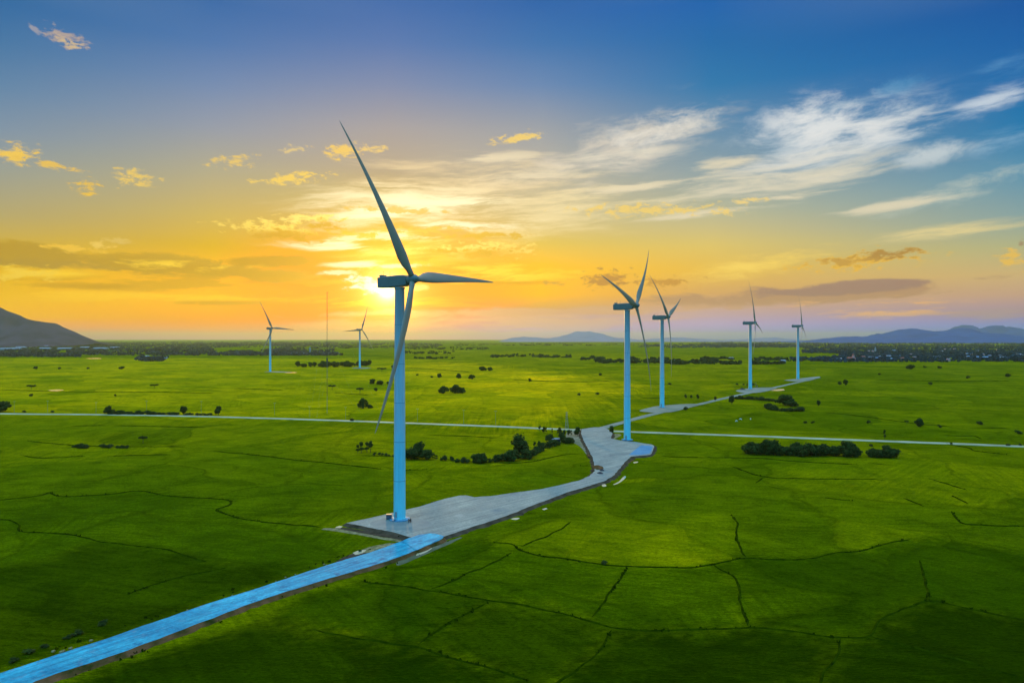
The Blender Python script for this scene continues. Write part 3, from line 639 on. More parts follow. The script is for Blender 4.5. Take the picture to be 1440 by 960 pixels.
# ------------------------------------------------------------------ hard standings, roads
def rough(pts, amp, seed, s=0.25):
    out = []
    for i, p in enumerate(pts):
        a = pts[i - 1]; b = pts[(i + 1) % len(pts)]; d = (b - a); d.z = 0
        if d.length < 1e-6: out.append(p); continue
        d.normalize(); nrmv = Vector((d.y, -d.x, 0))
        out.append(p + nrmv * (nz(p.x, p.y, s, seed) * amp + nz(p.x, p.y, s * 4, seed + 3) * amp * 0.4))
    return out
def area(pts):
    return sum(a.x * b.y - b.x * a.y for a, b in zip(pts, pts[1:] + pts[:1])) / 2
def platform(name, pxs, z, mt, skirt_mat, skirt_w, label, cat, seed, smooth_pts=True, amp=0.35, step=2.5):
    """flat raised surface with a bank of loose earth falling to the fields"""
    pts = [G(px, py, z) for px, py in pxs]
    if smooth_pts == 'straight':
        q = []
        for a, b in zip(pts, pts[1:] + pts[:1]):
            k = max(1, int((b - a).length / step)); q += [a.lerp(b, j / k) for j in range(k)]
        pts = q
    elif smooth_pts: pts = spline(pts, step, True)
    pts = rough(pts, amp, seed)
    if area(pts) < 0: pts.reverse()
    cv, _, cf = delaunay_2d_cdt([p.xy for p in pts], [], [list(range(len(pts)))], 1, 1e-4)[:3]
    o = np_obj(name, [(v.x, v.y, z) for v in cv], [tuple(f) for f in cf], mt)
    me = o.data
    if me.polygons and me.polygons[0].normal.z < 0: me.flip_normals()
    tag(o, label, cat, kind='structure')
    if skirt_mat:
        n = len(pts); V = []; Fc = []
        for i, p in enumerate(pts):
            d = pts[(i + 1) % n] - pts[i - 1]; d.z = 0; d.normalize(); s = Vector((d.y, -d.x, 0))
            w = skirt_w * (0.75 + 0.8 * abs(nz(p.x, p.y, 0.12, seed)) + 0.4 * nz(p.x, p.y, 0.6, seed))
            V += [p + Vector((0, 0, -0.004)), p + s * (w * 0.45) + Vector((0, 0, -z * 0.55)), Vector((p.x + s.x * w, p.y + s.y * w, -0.05))]
        for i in range(n):
            a, b = 3 * i, 3 * ((i + 1) % n)
            Fc += [(a, a + 1, b + 1, b), (a + 1, a + 2, b + 2, b + 1)]
        k = np_obj('earth_bank', V, Fc, skirt_mat)
        tag(k, 'bare earth slope around the edge of the ' + name.replace('_', ' '), 'bank', kind='structure')
    return o
ROAD_L = [(-40,961),(0,946),(80,920),(160,894),(225,871),(287,850),(360,827),(427,805),(480,788),(530,773),(565,760),(588,752)]
ROAD_R = [(624,754),(600,767),(560,783),(520,796),(480,808),(430,823),(367,843),(300,868),(235,893),(167,918),(100,940),(50,957),(0,978)]
platform('access_road', ROAD_L + ROAD_R, 0.9, m_blue, m_redearth, 2.0, 'straight blue gravel road running out of the lower left corner', 'road', 1, True, 0.4, 2.0)
weeds()
PAD1 = [(487,735),(520,728),(553,720),(590,712),(625,701),(645,696.5),(655,696),(668,698.5),(690,697),(725,692),(763,687),(790,681),(813,675.5),(829,669),(836,662),(836,655),(834,645),(828,632),(821,620),(817,609),(818,603),(835,600.5),(849,600.5),(856,604),(861,609),(859,616),(872,619),(890,620.5),(905,623),(915,624.4),(919,625.6),(920,628),(918.5,633),(916.5,637.5),(914,639.2),(903,640.4),(888,641.5),(879,649),(871,659),(862,669),(852,675),(833,681.5),(797,692),(763,705),(713,724.5),(657,743),(620,755),(600,757),(581,756),(550,747)]
platform('turbine_pad', PAD1, 1.0, m_gravel, m_earth, 2.4, 'long grey gravel pad joining the two nearest turbines', 'hardstanding', 2, 'straight', 0.45)
# densify edges of pad by smoothing only mildly
platform('pad_patch', [(884,639.6),(892,633),(899,627.5),(903,625.6),(914,626.4),(917.6,628),(916,633),(913.5,637.4),(901,639.2)], 1.006, vary(mat('blue_gravel', (0.03, 0.2, 0.34), 0.6), (0.02, 0.17, 0.30), (0.06, 0.25, 0.38), 0.15, bump=0.3), None, 0, 'bright blue corner of the gravel pad by the second turbine', 'hardstanding', 4, 'straight', 0.2)
platform('pad_patch', [(566,760.7),(577,756),(588,751.8),(603,749.3),(612,750),(625,753.2),(621,756.2),(603,765.3),(586,773)], 1.012, m_blue, None, 0, 'blue mouth of the road where it meets the pad', 'hardstanding', 5, 'straight', 0.2)
platform('foundation_ground', [(520,736),(540,729),(570,727),(600,731),(606,738),(585,744),(550,744)], 1.005, vary(mat('dark_gravel', (0.1, 0.14, 0.16), 0.8), (0.14, 0.175, 0.165), (0.21, 0.235, 0.20), 0.2, bump=0.3), None, 0, 'darker packed gravel around the foot of the nearest turbine', 'hardstanding', 6)
# far track with its pads
def strip(name, pxs, wid, mt, z, label, cat, seed, step=6.0, amp=0.5):
    pts = spline([G(px, py, z) for px, py in pxs], step)
    L_, R_ = [], []
    for i, p in enumerate(pts):
        d = pts[min(len(pts) - 1, i + 1)] - pts[max(0, i - 1)]; d.z = 0; d.normalize(); s = Vector((-d.y, d.x, 0))
        w = wid / 2
        L_.append(p + s * (w + nz(p.x, p.y, 0.06, seed) * amp)); R_.append(p - s * (w + nz(p.x, p.y, 0.06, seed + 5) * amp))
    V = []; Fc = []
    for a, b in zip(L_, R_): V += [a, b, Vector((a.x, a.y, -0.05)) + (a - b).normalized() * 0.8, Vector((b.x, b.y, -0.05)) + (b - a).normalized() * 0.8]
    for i in range(len(pts) - 1):
        a, b = 4 * i, 4 * i + 4
        Fc += [(a, a + 1, b + 1, b), (a + 2, a, b, b + 2), (a + 1, a + 3, b + 3, b + 1)]
    o = np_obj(name, V, Fc, mt); tag(o, label, cat, kind='structure'); return o
CROSS = [(-260,575.5),(0,581),(120,582.2),(240,584),(360,587),(480,590.8),(600,595.2),(700,599),(780,602.5),(830,604.3),(890,606.6),(1000,610.3),(1100,614),(1160,616.3),(1240,619.3),(1340,623),(1440,627),(1700,637)]
strip('cross_road', CROSS, 6.0, m_concrete, 0.5, 'pale concrete road crossing the plain from side to side', 'road', 11, 8.0, 0.7)
strip('far_track', [(846,601.5),(880,592),(917,582),(950,575),(985,567.5),(1010,561.5),(1035,556),(1060,550.5),(1096,543),(1125,536.5),(1151,530.5)], 7.5, m_farroad, 0.35, 'grey track leading to the farther turbines on the right', 'road', 12)
for i, (pg, lb) in enumerate((
   ([(900,578),(915,572.5),(931,570),(970,567.5),(986,568.5),(965,574),(940,579.5)], 'pad of pale gravel under the third turbine of the right row'),
   ([(1035,549),(1055,545.5),(1085,544.5),(1092,545.8),(1072,551),(1048,552.3)], 'pad of pale gravel under the fourth turbine of the right row'),
   ([(1103,534.5),(1122,532.2),(1148,529.5),(1153,530.3),(1132,536)], 'pad of pale gravel under the farthest turbine of the right row'),
   ([(372,522.9),(380,522),(400,522.4),(412,523.1),(395,523.4)], 'thin pale pad under the leftmost turbine'),
   ([(495,517.4),(506,516.4),(522,517),(510,518.3)], 'thin pale pad under the small turbine beside the mast'))):
    platform('gravel_pad', pg, 0.42, m_farroad, None, 0, lb, 'hardstanding', 20 + i, True, 0.6, 6.0)
# pale sand, spoil strips, dirt beside the pads
def sheet(name, pxs, mt, z, label, cat, seed, amp=0.3, kind='structure', step=1.5):
    return platform(name, pxs, z, mt, None, 0, label, cat, seed, True, amp, step)
sheet('dirt_strip', [(452,744),(475,747),(505,752),(535,757.5),(562,761.5),(566,759.5),(535,754),(505,748.5),(470,742.5),(455,742.5)], m_sand, 0.05, 'pale strip of spoil in front of the nearest pad', 'dirt', 31)
sheet('dirt_strip', [(472,741.5),(490,742),(520,747),(555,753),(575,758),(567,760),(535,755),(500,748.5),(470,743.5)], m_earth, 0.035, 'dark ditch bank right below the edge of the nearest pad', 'dirt', 32)
sheet('dirt_patch', [(474,788),(495,778),(522,768),(548,764),(565,762),(548,769),(525,777),(500,786),(470,795)], m_earth, 0.04, 'bare brown dirt on the left shoulder of the blue road', 'dirt', 33)
sheet('dirt_patch', [(505,776),(520,768.5),(545,763.5),(555,763),(540,770),(522,776)], m_sand, 0.06, 'grey stony patch beside the blue road near the pad', 'dirt', 34)
sheet('dirt_patch', [(560,788),(590,777),(615,766),(640,757),(650,755),(635,763),(612,773),(585,785),(560,795)], vary(mat('scrub_dirt', (0.08, 0.09, 0.04), 0.95), (0.05, 0.07, 0.02), (0.15, 0.14, 0.08), 0.2), 0.03, 'scrubby slope on the right shoulder where road meets pad', 'dirt', 35)
sheet('sand_bank', [(834,664),(836,656),(835.5,648),(838,648),(839.5,656),(838,663),(836,667)], m_sand, 0.1, 'cream sand bank along the inside curve of the pad', 'sand', 36, 0.15)
sheet('dirt_patch', [(800,604),(817,604),(818,612),(822,622),(829,634),(833,645),(826,640),(816,628),(806,622),(796,616)], vary(mat('scuffed_dirt', (0.2, 0.17, 0.1), 0.95), (0.08, 0.10, 0.03), (0.26, 0.21, 0.14), 0.15), 0.04, 'scuffed bare ground left of the pad by the crossroads', 'dirt', 37)
sheet('dirt_patch', [(858,610),(866,609.5),(874,611),(868,615),(860,617.5),(856,614)], m_sand, 0.06, 'pale dirt corner between pad and cross road', 'dirt', 38)
sheet('dirt_patch', [(884,643),(893,640.5),(896,642.5),(888,649),(882,651)], m_redearth, 0.08, 'brown washed slope below the second pad', 'dirt', 39)
PUD = [([(586,777.5),(597,772),(606,768.5),(608,770.5),(597,777),(585,781)], 'long narrow puddle right of the blue road mouth'),
 ([(496,777),(506,773),(515,772.5),(510,777),(500,779.5)], 'small bright puddle left of the blue road'),
 ([(471,742),(477,739),(482,739.5),(479,742)], 'tiny puddle at the left tip of the nearest pad'),
 ([(718,729),(726,727.5),(731,727.8),(726,730.5)], 'small puddle below the long edge of the pad'),
 ([(762,715.3),(768,713.8),(770,715),(765,716.8)], 'very small puddle at the middle of the pad edge'),
 ([(796,681.3),(803,679),(806,680),(800,682)], 'small puddle above the narrow part of the pad'),
 ([(862,681),(870,677),(875,671.5),(879,669),(880,671),(876,675),(868,680)], 'curved ditch puddle below the second pad'),
 ([(846,682),(850,680),(853,683),(849,684)], 'tiny puddle by the bend of the pad'),
 ([(890,649.8),(896,648.6),(897,650),(892,650.9)], 'tiny puddle below the blue corner of the pad'),
 ([(1083,548.8),(1092,547.2),(1101,546.9),(1103,548.3),(1094,549.4)], 'bright pool beside the far track'),
 ([(400,523.6),(414,523.1),(418,523.9),(405,524.4)], 'bright pool by the leftmost turbine'),
 ([(68,548.6),(80,547.4),(90,548.2),(78,550)], 'pale pool in the left fields beyond the cross road'),
 ([(122,503.6),(138,503.2),(142,504.2),(126,504.5)], 'far pale pool in front of the left woods')]
for i, (pg, lb) in enumerate(PUD):
    o = platform('puddle', pg, 0.07, m_water, None, 0, lb, 'puddle', 50 + i, True, 0.15, 1.5)

# ------------------------------------------------------------------ mountains
def massif(name, prof, D, front, back, label, seed, hm, rough_k=0.42):
    px = np.array([p[0] for p in prof], float); py = np.array([p[1] for p in prof], float)
    n = 170; m = 34
    us = np.linspace(px[0], px[-1], n)
    hh = np.interp(us, px, (HZ - py) / F * D + CAMH)
    V = []
    for i, u in enumerate(us):
        x = (u - 720) / F * D
        for j in range(m):
            t = j / (m - 1) * 2 - 1
            dy = t * (front if t < 0 else back)
            wob = nz(x, dy, 1 / 900, seed) * front * 0.25 * abs(t)
            e = (1 - abs(t)) ** 1.25
            spur = 1 + rough_k * 2.2 * nz(x, dy * 0.25, 1 / 420.0, seed + 2) * abs(t) ** 0.5 * (1 - abs(t)) * 2 + rough_k * nz(x, dy, 1 / 160.0, seed + 4) * abs(t) ** 0.5
            hgt = hh[i] * (1 + 0.02 * nz(x, 0, 1 / 120.0, seed + 6))
            V.append((x + wob, D + dy, max(-2, hgt * e * spur)))
    Fc = [(i * m + j, (i + 1) * m + j, (i + 1) * m + j + 1, i * m + j + 1) for i in range(n - 1) for j in range(m - 1)]
    o = np_obj(name, V, Fc, hm, smooth=True)
    tag(o, label, 'mountain', kind='structure')
massif('mountain', [(-420,480),(-330,462),(-240,446),(-160,432),(-90,420),(-40,422),(0,428),(14,431),(27,436),(40,444),(55,451),(70,459),(85,464),(100,466),(116,471),(137,482)], 7200, 900, 600, 'dark purple mountain sloping down at the left edge', 1, m_hill)
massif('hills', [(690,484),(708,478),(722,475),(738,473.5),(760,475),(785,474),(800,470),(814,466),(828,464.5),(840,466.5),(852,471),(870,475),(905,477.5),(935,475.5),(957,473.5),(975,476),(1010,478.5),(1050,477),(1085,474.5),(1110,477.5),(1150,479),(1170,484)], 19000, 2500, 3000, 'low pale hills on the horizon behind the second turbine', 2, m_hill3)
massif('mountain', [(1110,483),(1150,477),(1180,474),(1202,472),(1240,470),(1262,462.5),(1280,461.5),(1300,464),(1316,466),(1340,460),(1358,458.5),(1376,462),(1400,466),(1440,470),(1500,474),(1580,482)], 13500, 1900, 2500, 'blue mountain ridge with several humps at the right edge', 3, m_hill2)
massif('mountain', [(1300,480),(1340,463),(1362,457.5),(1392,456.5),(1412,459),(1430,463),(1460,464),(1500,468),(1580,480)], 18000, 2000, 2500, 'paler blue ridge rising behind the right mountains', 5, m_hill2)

# ------------------------------------------------------------------ haze
def haze():
    bm = bmesh.new()
    box(bm, (0, 0, 258), (112000, 112000, 520))
    m = bpy.data.materials.new('haze'); m.use_nodes = True; t = m.node_tree; t.nodes.clear()
    v = t.nodes.new('ShaderNodeVolumePrincipled'); o_ = t.nodes.new('ShaderNodeOutputMaterial')
    v.inputs['Color'].default_value = (0.58, 0.70, 0.36, 1); v.inputs['Density'].default_value = 2.2e-5; v.inputs['Anisotropy'].default_value = 0.45
    t.links.new(v.outputs[0], o_.inputs['Volume'])
    o = mesh_obj('haze', bm, m); tag(o, 'thin evening haze over the whole plain', 'haze', kind='stuff')
haze()

# ------------------------------------------------------------------ wind turbines
RB, HUB, TILT, OV = 70.5, 104.0, 0.10, 7.2
def blade_mesh():
    st = [(1.2,2.5,1.0,14),(3.0,2.5,1.0,14),(5.0,2.9,0.72,14),(8.0,4.4,0.46,15),(12.0,5.3,0.32,14),(17,5.0,0.27,11),(24,4.2,0.24,8),(32,3.4,0.22,5.2),(41,2.65,0.20,3),(50,2.0,0.19,1.4),(58,1.45,0.18,0.5),(64,1.0,0.17,0),(68,0.70,0.17,-0.5),(69.8,0.38,0.18,-0.5),(70.5,0.08,0.3,-0.5)]
    n = 18; V = []
    for r, c, th, tw in st:
        s = r / RB
        off = 6.5 * (s - s * s) - 0.4 * s             # coned upwind, bent back by the wind
        for k in range(n):
            a = 2 * math.pi * k / n
            circ = max(0.0, min(1.0, (th - 0.4) / 0.6))
            yy = 0.5 * math.cos(a); xx = 0.5 * th * math.sin(a)
            af = 0.5 + 0.5 * math.cos(a)              # 1 at leading edge
            xa = 0.5 * th * math.sin(a) * (0.35 + 0.85 * af ** 0.7)
            y = (circ * yy + (1 - circ) * (yy - 0.18)) * c; x = (circ * xx + (1 - circ) * xa) * c
            t = R(tw)
            V.append((x * math.cos(t) + y * math.sin(t) + off, -x * math.sin(t) + y * math.cos(t), r))
    Fc = []
    for i in range(len(st) - 1):
        for k in range(n): Fc.append((i * n + k, i * n + (k + 1) % n, (i + 1) * n + (k + 1) % n, (i + 1) * n + k))
    Fc.append(tuple(range(n - 1, -1, -1))); Fc.append(tuple(range((len(st) - 1) * n, len(st) * n)))
    me = bpy.data.meshes.new('blade'); me.from_pydata(V, [], Fc); me.update(); me.materials.append(m_blade)
    me.polygons.foreach_set('use_smooth', [True] * len(me.polygons))
    return me
BLADE = blade_mesh()
def rotor_matrix(th):
    n = Vector((math.cos(TILT), 0, math.sin(TILT))); u = Vector((0, 1, 0)); v = Vector((-math.sin(TILT), 0, math.cos(TILT)))
    d = u * math.cos(th) + v * math.sin(th); y = d.cross(n)
    m = Matrix((n, y, d)).transposed().to_4x4()
    m.translation = Vector((0, 0, HUB)) + n * OV
    return m
def make_turbine():
    t = empty('wind_turbine', (0, 0, 0))
    bm = bmesh.new(); lathe(bm, [(4.4, 0.0), (4.4, 0.35), (3.2, 0.5), (2.9, 0.5)], 48)
    mesh_obj('foundation', bm, mat('plinth', (0.10, 0.26, 0.36), 0.7), t)
    bm = bmesh.new()
    rad = lambda z: 2.62 - 0.52 * (z / 101.0)
    lathe(bm, [(rad(0) + 0.18, 0.5), (rad(0) + 0.18, 0.8), (rad(1), 0.82), (rad(34), 34.0), (rad(68), 68.0), (rad(101), 100.6), (rad(101) + 0.25, 100.8), (rad(101) + 0.25, 101.4)], 56)
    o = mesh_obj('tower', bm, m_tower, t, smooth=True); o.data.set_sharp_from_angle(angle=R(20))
    for z in (17, 34, 51, 68, 85):
        bm = bmesh.new(); lathe(bm, [(rad(z) + 0.004, z - 0.11), (rad(z) + 0.045, z - 0.09), (rad(z) + 0.045, z + 0.09), (rad(z) + 0.004, z + 0.11)], 48, cap=False)
        mesh_obj('flange', bm, m_flange, t)
    # door with steps
    bm = bmesh.new(); box(bm, (0, -2.66, 2.6), (1.1, 0.12, 2.4), bevel=0.05); d = mesh_obj('door', bm, m_steel, t)
    bm = bmesh.new()
    for k in range(6): box(bm, (0, -3.0 - 0.28 * k, 1.38 - 0.22 * k), (1.3, 0.28, 0.06))
    for s in (-0.62, 0.62): tube(bm, (s, -2.9, 2.4), (s, -4.5, 1.1), 0.03, n=6); tube(bm, (s, -4.4, 0.1), (s, -4.4, 1.15), 0.03, n=6); tube(bm, (s, -2.9, 1.3), (s, -2.9, 2.4), 0.03, n=6)
    mesh_obj('steps', bm, m_steel, t)
    # nacelle, along local X, tilted with the shaft
    Mn = Matrix.Translation((0, 0, HUB)) @ Matrix.Rotation(-TILT * 0.35, 4, 'Y')
    bm = bmesh.new()
    secs = [(-11.2, 1.55, -1.6, 2.0), (-10.9, 1.95, -2.1, 2.45), (-6, 2.1, -2.35, 2.6), (0, 2.1, -2.4, 2.6), (3.2, 2.05, -2.3, 2.45), (4.6, 1.7, -1.9, 2.0)]
    rings = []
    for x, w, z0, z1 in secs:
        r = 0.45; ring = []
        for cx, cy, a0 in ((w - r, z1 - r, 0), (-w + r, z1 - r, 90), (-w + r, z0 + r, 180), (w - r, z0 + r, 270)):
            for k in range(4):
                a = R(a0 + 30 * k); ring.append(bm.verts.new((x, cx + r * math.cos(a), cy + r * math.sin(a))))
        rings.append(ring)
    for a, b in zip(rings, rings[1:]):
        for k in range(16): bm.faces.new((a[k], a[(k + 1) % 16], b[(k + 1) % 16], b[k]))
    bm.faces.new(rings[0]); bm.faces.new(rings[-1])
    nac = mesh_obj('nacelle', bm, m_nacelle, t); nac.matrix_local = Mn
    bm = bmesh.new(); box(bm, (-9.2, 0, 3.0), (1.6, 3.4, 0.9), bevel=0.12); mesh_obj('cooler', bm, m_nacelle, nac)
    for yy in (-1.0, 1.0):
        bm = bmesh.new(); tube(bm, (-7.0 + yy, yy, 2.5), (-7.0 + yy, yy, 4.9), 0.07, n=6); tube(bm, (-7.35 + yy, yy, 4.9), (-6.65 + yy, yy, 4.9), 0.05, n=6)
        mesh_obj('wind_sensor', bm, m_dark, nac)
    # hub
    Mr = rotor_matrix(0)
    bm = bmesh.new(); lathe(bm, [(1.9, -2.3), (2.05, -1.8), (2.15, -0.4), (2.05, 0.8), (1.7, 1.8), (1.1, 2.5), (0.35, 2.85), (0.05, 2.9)], 32, axis='X')
    hb = mesh_obj('hub', bm, m_nacelle, t, smooth=True)
    mm = Matrix.Rotation(-TILT, 4, 'Y'); mm.translation = Mr.translation; hb.matrix_local = mm
    for k in range(3):
        b = bpy.data.objects.new('blade', BLADE); COL.objects.link(b); b.parent = t; b.matrix_local = rotor_matrix(k * 2 * math.pi / 3)
    return t
TURB = [  # base pixel, ground depth row, rotor angle, yaw, base z, label
 (562, 733, 3, 28.8, 1.005, 'nearest and tallest wind turbine, on the grey pad by the blue road'),
 (882, 620, 45, 28.8, 1.005, 'second largest turbine, at the crossroads beside the bright blue pad corner'),
 (931, 573, 21, 28.8, 0.42, 'turbine just right of and behind the one at the crossroads'),
 (1055, 547.3, 105, 28.8, 0.42, 'turbine beside a bright pool and an excavator on the far track'),
 (1122, 533.3, 93, 28.8, 0.42, 'farthest turbine of the right row, at the end of the track'),
 (380, 522.5, 117, 28.8, 0.42, 'small far turbine on the left, with one blade pointing right'),
 (506, 517, 65, 31.0, 0.42, 'small far turbine between the mast and the nearest tower'),
]
proto = make_turbine()
for i, (px, py, th, yaw, z, lb) in enumerate(TURB):
    D = depth(py); loc = Vector(((px - 720) / F * D, D, z))
    if i == 0:
        t = proto; t.location = loc; t.rotation_euler = (0, 0, -R(yaw))
    else: t = dup(proto, loc, -R(yaw))
    k = 0
    for ch in t.children:
        if ch.name.startswith('blade'):
            ch.matrix_local = rotor_matrix(R(th) + k * 2 * math.pi / 3); k += 1
    tag(t, lb, 'wind turbine', 'wind turbines on the plain')

# ------------------------------------------------------------------ trees and shrubs
def leaves(bm, cx, cy, cz, rx, ry, rz, n, size, r, shell=0.55):
    for _ in range(n):
        while True:
            v = Vector((r.uniform(-1, 1), r.uniform(-1, 1), r.uniform(-1, 1)))
            if shell * 0.8 < v.length <= 1.0: break
        if r.random() < 0.16: v = v * r.uniform(1.0, 1.42)
        p = Vector((cx + v.x * rx, cy + v.y * ry, cz + v.z * rz))
        if p.z < 0.05: p.z = 0.05 + r.random() * 0.3
        nn = (v + Vector((r.uniform(-.8, .8), r.uniform(-.8, .8), r.uniform(-.5, .9)))).normalized()
        a = nn.orthogonal().normalized(); b = nn.cross(a)
        ang = r.uniform(0, 6.28); a, b = a * math.cos(ang) + b * math.sin(ang), b * math.cos(ang) - a * math.sin(ang)
        s = size * r.uniform(0.4, 1.25)
        q = [p + a * s + b * s * 0.2, p + b * s * 0.8, p - a * s * 0.9 - b * s * 0.2, p - b * s * 0.7]
        bm.faces.new([bm.verts.new(x + nn * r.uniform(-.15, .15) * s) for x in q])
def plant(name, seed, height, clumps, trunk_h, trunk_r, leafm, n=90, size=0.42, limbs=5):
    r = random.Random(seed)
    t = empty(name, (0, 0, -1000))
    bm = bmesh.new()
    top = Vector((r.uniform(-.3, .3), r.uniform(-.3, .3), trunk_h))
    tube(bm, (0, 0, -0.1), top * 0.5, trunk_r, trunk_r * 0.75, 8); tube(bm, top * 0.5, top, trunk_r * 0.75, trunk_r * 0.5, 8)
    for c in clumps[:limbs]: tube(bm, top * 0.8, (c[0] * 0.8, c[1] * 0.8, c[2]), trunk_r * 0.45, trunk_r * 0.12, 6)
    mesh_obj('trunk', bm, m_bark, t)
    bm = bmesh.new()
    for (x, y, z, rx, ry, rz) in clumps: leaves(bm, x, y, z, rx, ry, rz, int(n * (rx * ry * rz) ** 0.5), size, r)
    mesh_obj('crown', bm, leafm, t, recalc=False)
    return t
def ball_clumps(seed, k, W_, H0, H1, cr):
    r = random.Random(seed); out = []
    for i in range(k):
        a = r.uniform(0, 6.28); z = r.uniform(0, 1); rr = W_ * math.sqrt(r.random()) * math.sin(math.pi * (0.15 + 0.8 * z)) ** 0.7
        s = cr * r.uniform(0.7, 1.3)
        out.append((rr * math.cos(a), rr * math.sin(a), H0 + (H1 - H0) * z, s, s, s * 0.8))
    return out
PROTO = {   # heights in metres at scale 1
 'round': [plant('broadleaf_tree', 100 + i, 8, ball_clumps(100 + i, 13, 2.7, 2.0, 7.0, 1.5), 3.0, 0.28, m_leaf) for i in range(3)],
 'slim': [plant('slim_tree', 120 + i, 8, ball_clumps(120 + i, 9, 1.0, 1.8, 7.2, 1.0), 3.4, 0.2, m_leaf) for i in range(2)],
 'flat': [plant('spreading_tree', 140 + i, 5, [(x, y, 4.0 + random.Random(i * 9 + k).uniform(-.3, .5), 1.7, 1.7, 0.7) for k, (x, y) in enumerate(((0, 0), (2.2, .4), (-2.1, .2), (.6, 2), (-.5, -2), (3.6, -.3), (-3.4, .5)))], 3.2, 0.22, m_leaf2) for i in range(2)],
 'bush': [plant('shrub', 160 + i, 3, ball_clumps(160 + i, 8, 1.5, 0.6, 2.3, 0.95), 0.8, 0.12, m_leaf2 if i == 1 else m_leaf, 80, 0.32, 3) for i in range(3)],
 'thick': [plant('thicket_shrub', 180 + i, 5, ball_clumps(180 + i, 16, 3.0, 0.9, 4.2, 1.35), 1.6, 0.2, m_leaf, 85, 0.42, 6) for i in range(3)],
}
PH = {'round': 8.2, 'slim': 8.2, 'flat': 5.0, 'bush': 3.1, 'thick': 5.2}
used = set()
def plant_at(kind, px, py, hpx, label, group=None, wide=1.0, cat=None):
    """stand a plant on the ground point seen at (px, py), hpx photo-pixels tall"""
    D = depth(py); h = hpx / F * D; s = h / PH[kind]
    lst = PROTO[kind]; i = rng.randrange(len(lst)); p = lst[i]
    loc = Vector(((px - 720) / F * D, D, 0)); rz = rng.uniform(0, 6.28); sc = (s * wide, s * wide, s)
    if p.name not in used:
        used.add(p.name); t = p; t.location = loc; t.rotation_euler = (0, 0, rz); t.scale = sc
    else: t = dup(p, loc, rz, sc)
    tag(t, label, cat or ('shrub' if kind in ('bush', 'thick') else 'tree'), group)
    return t
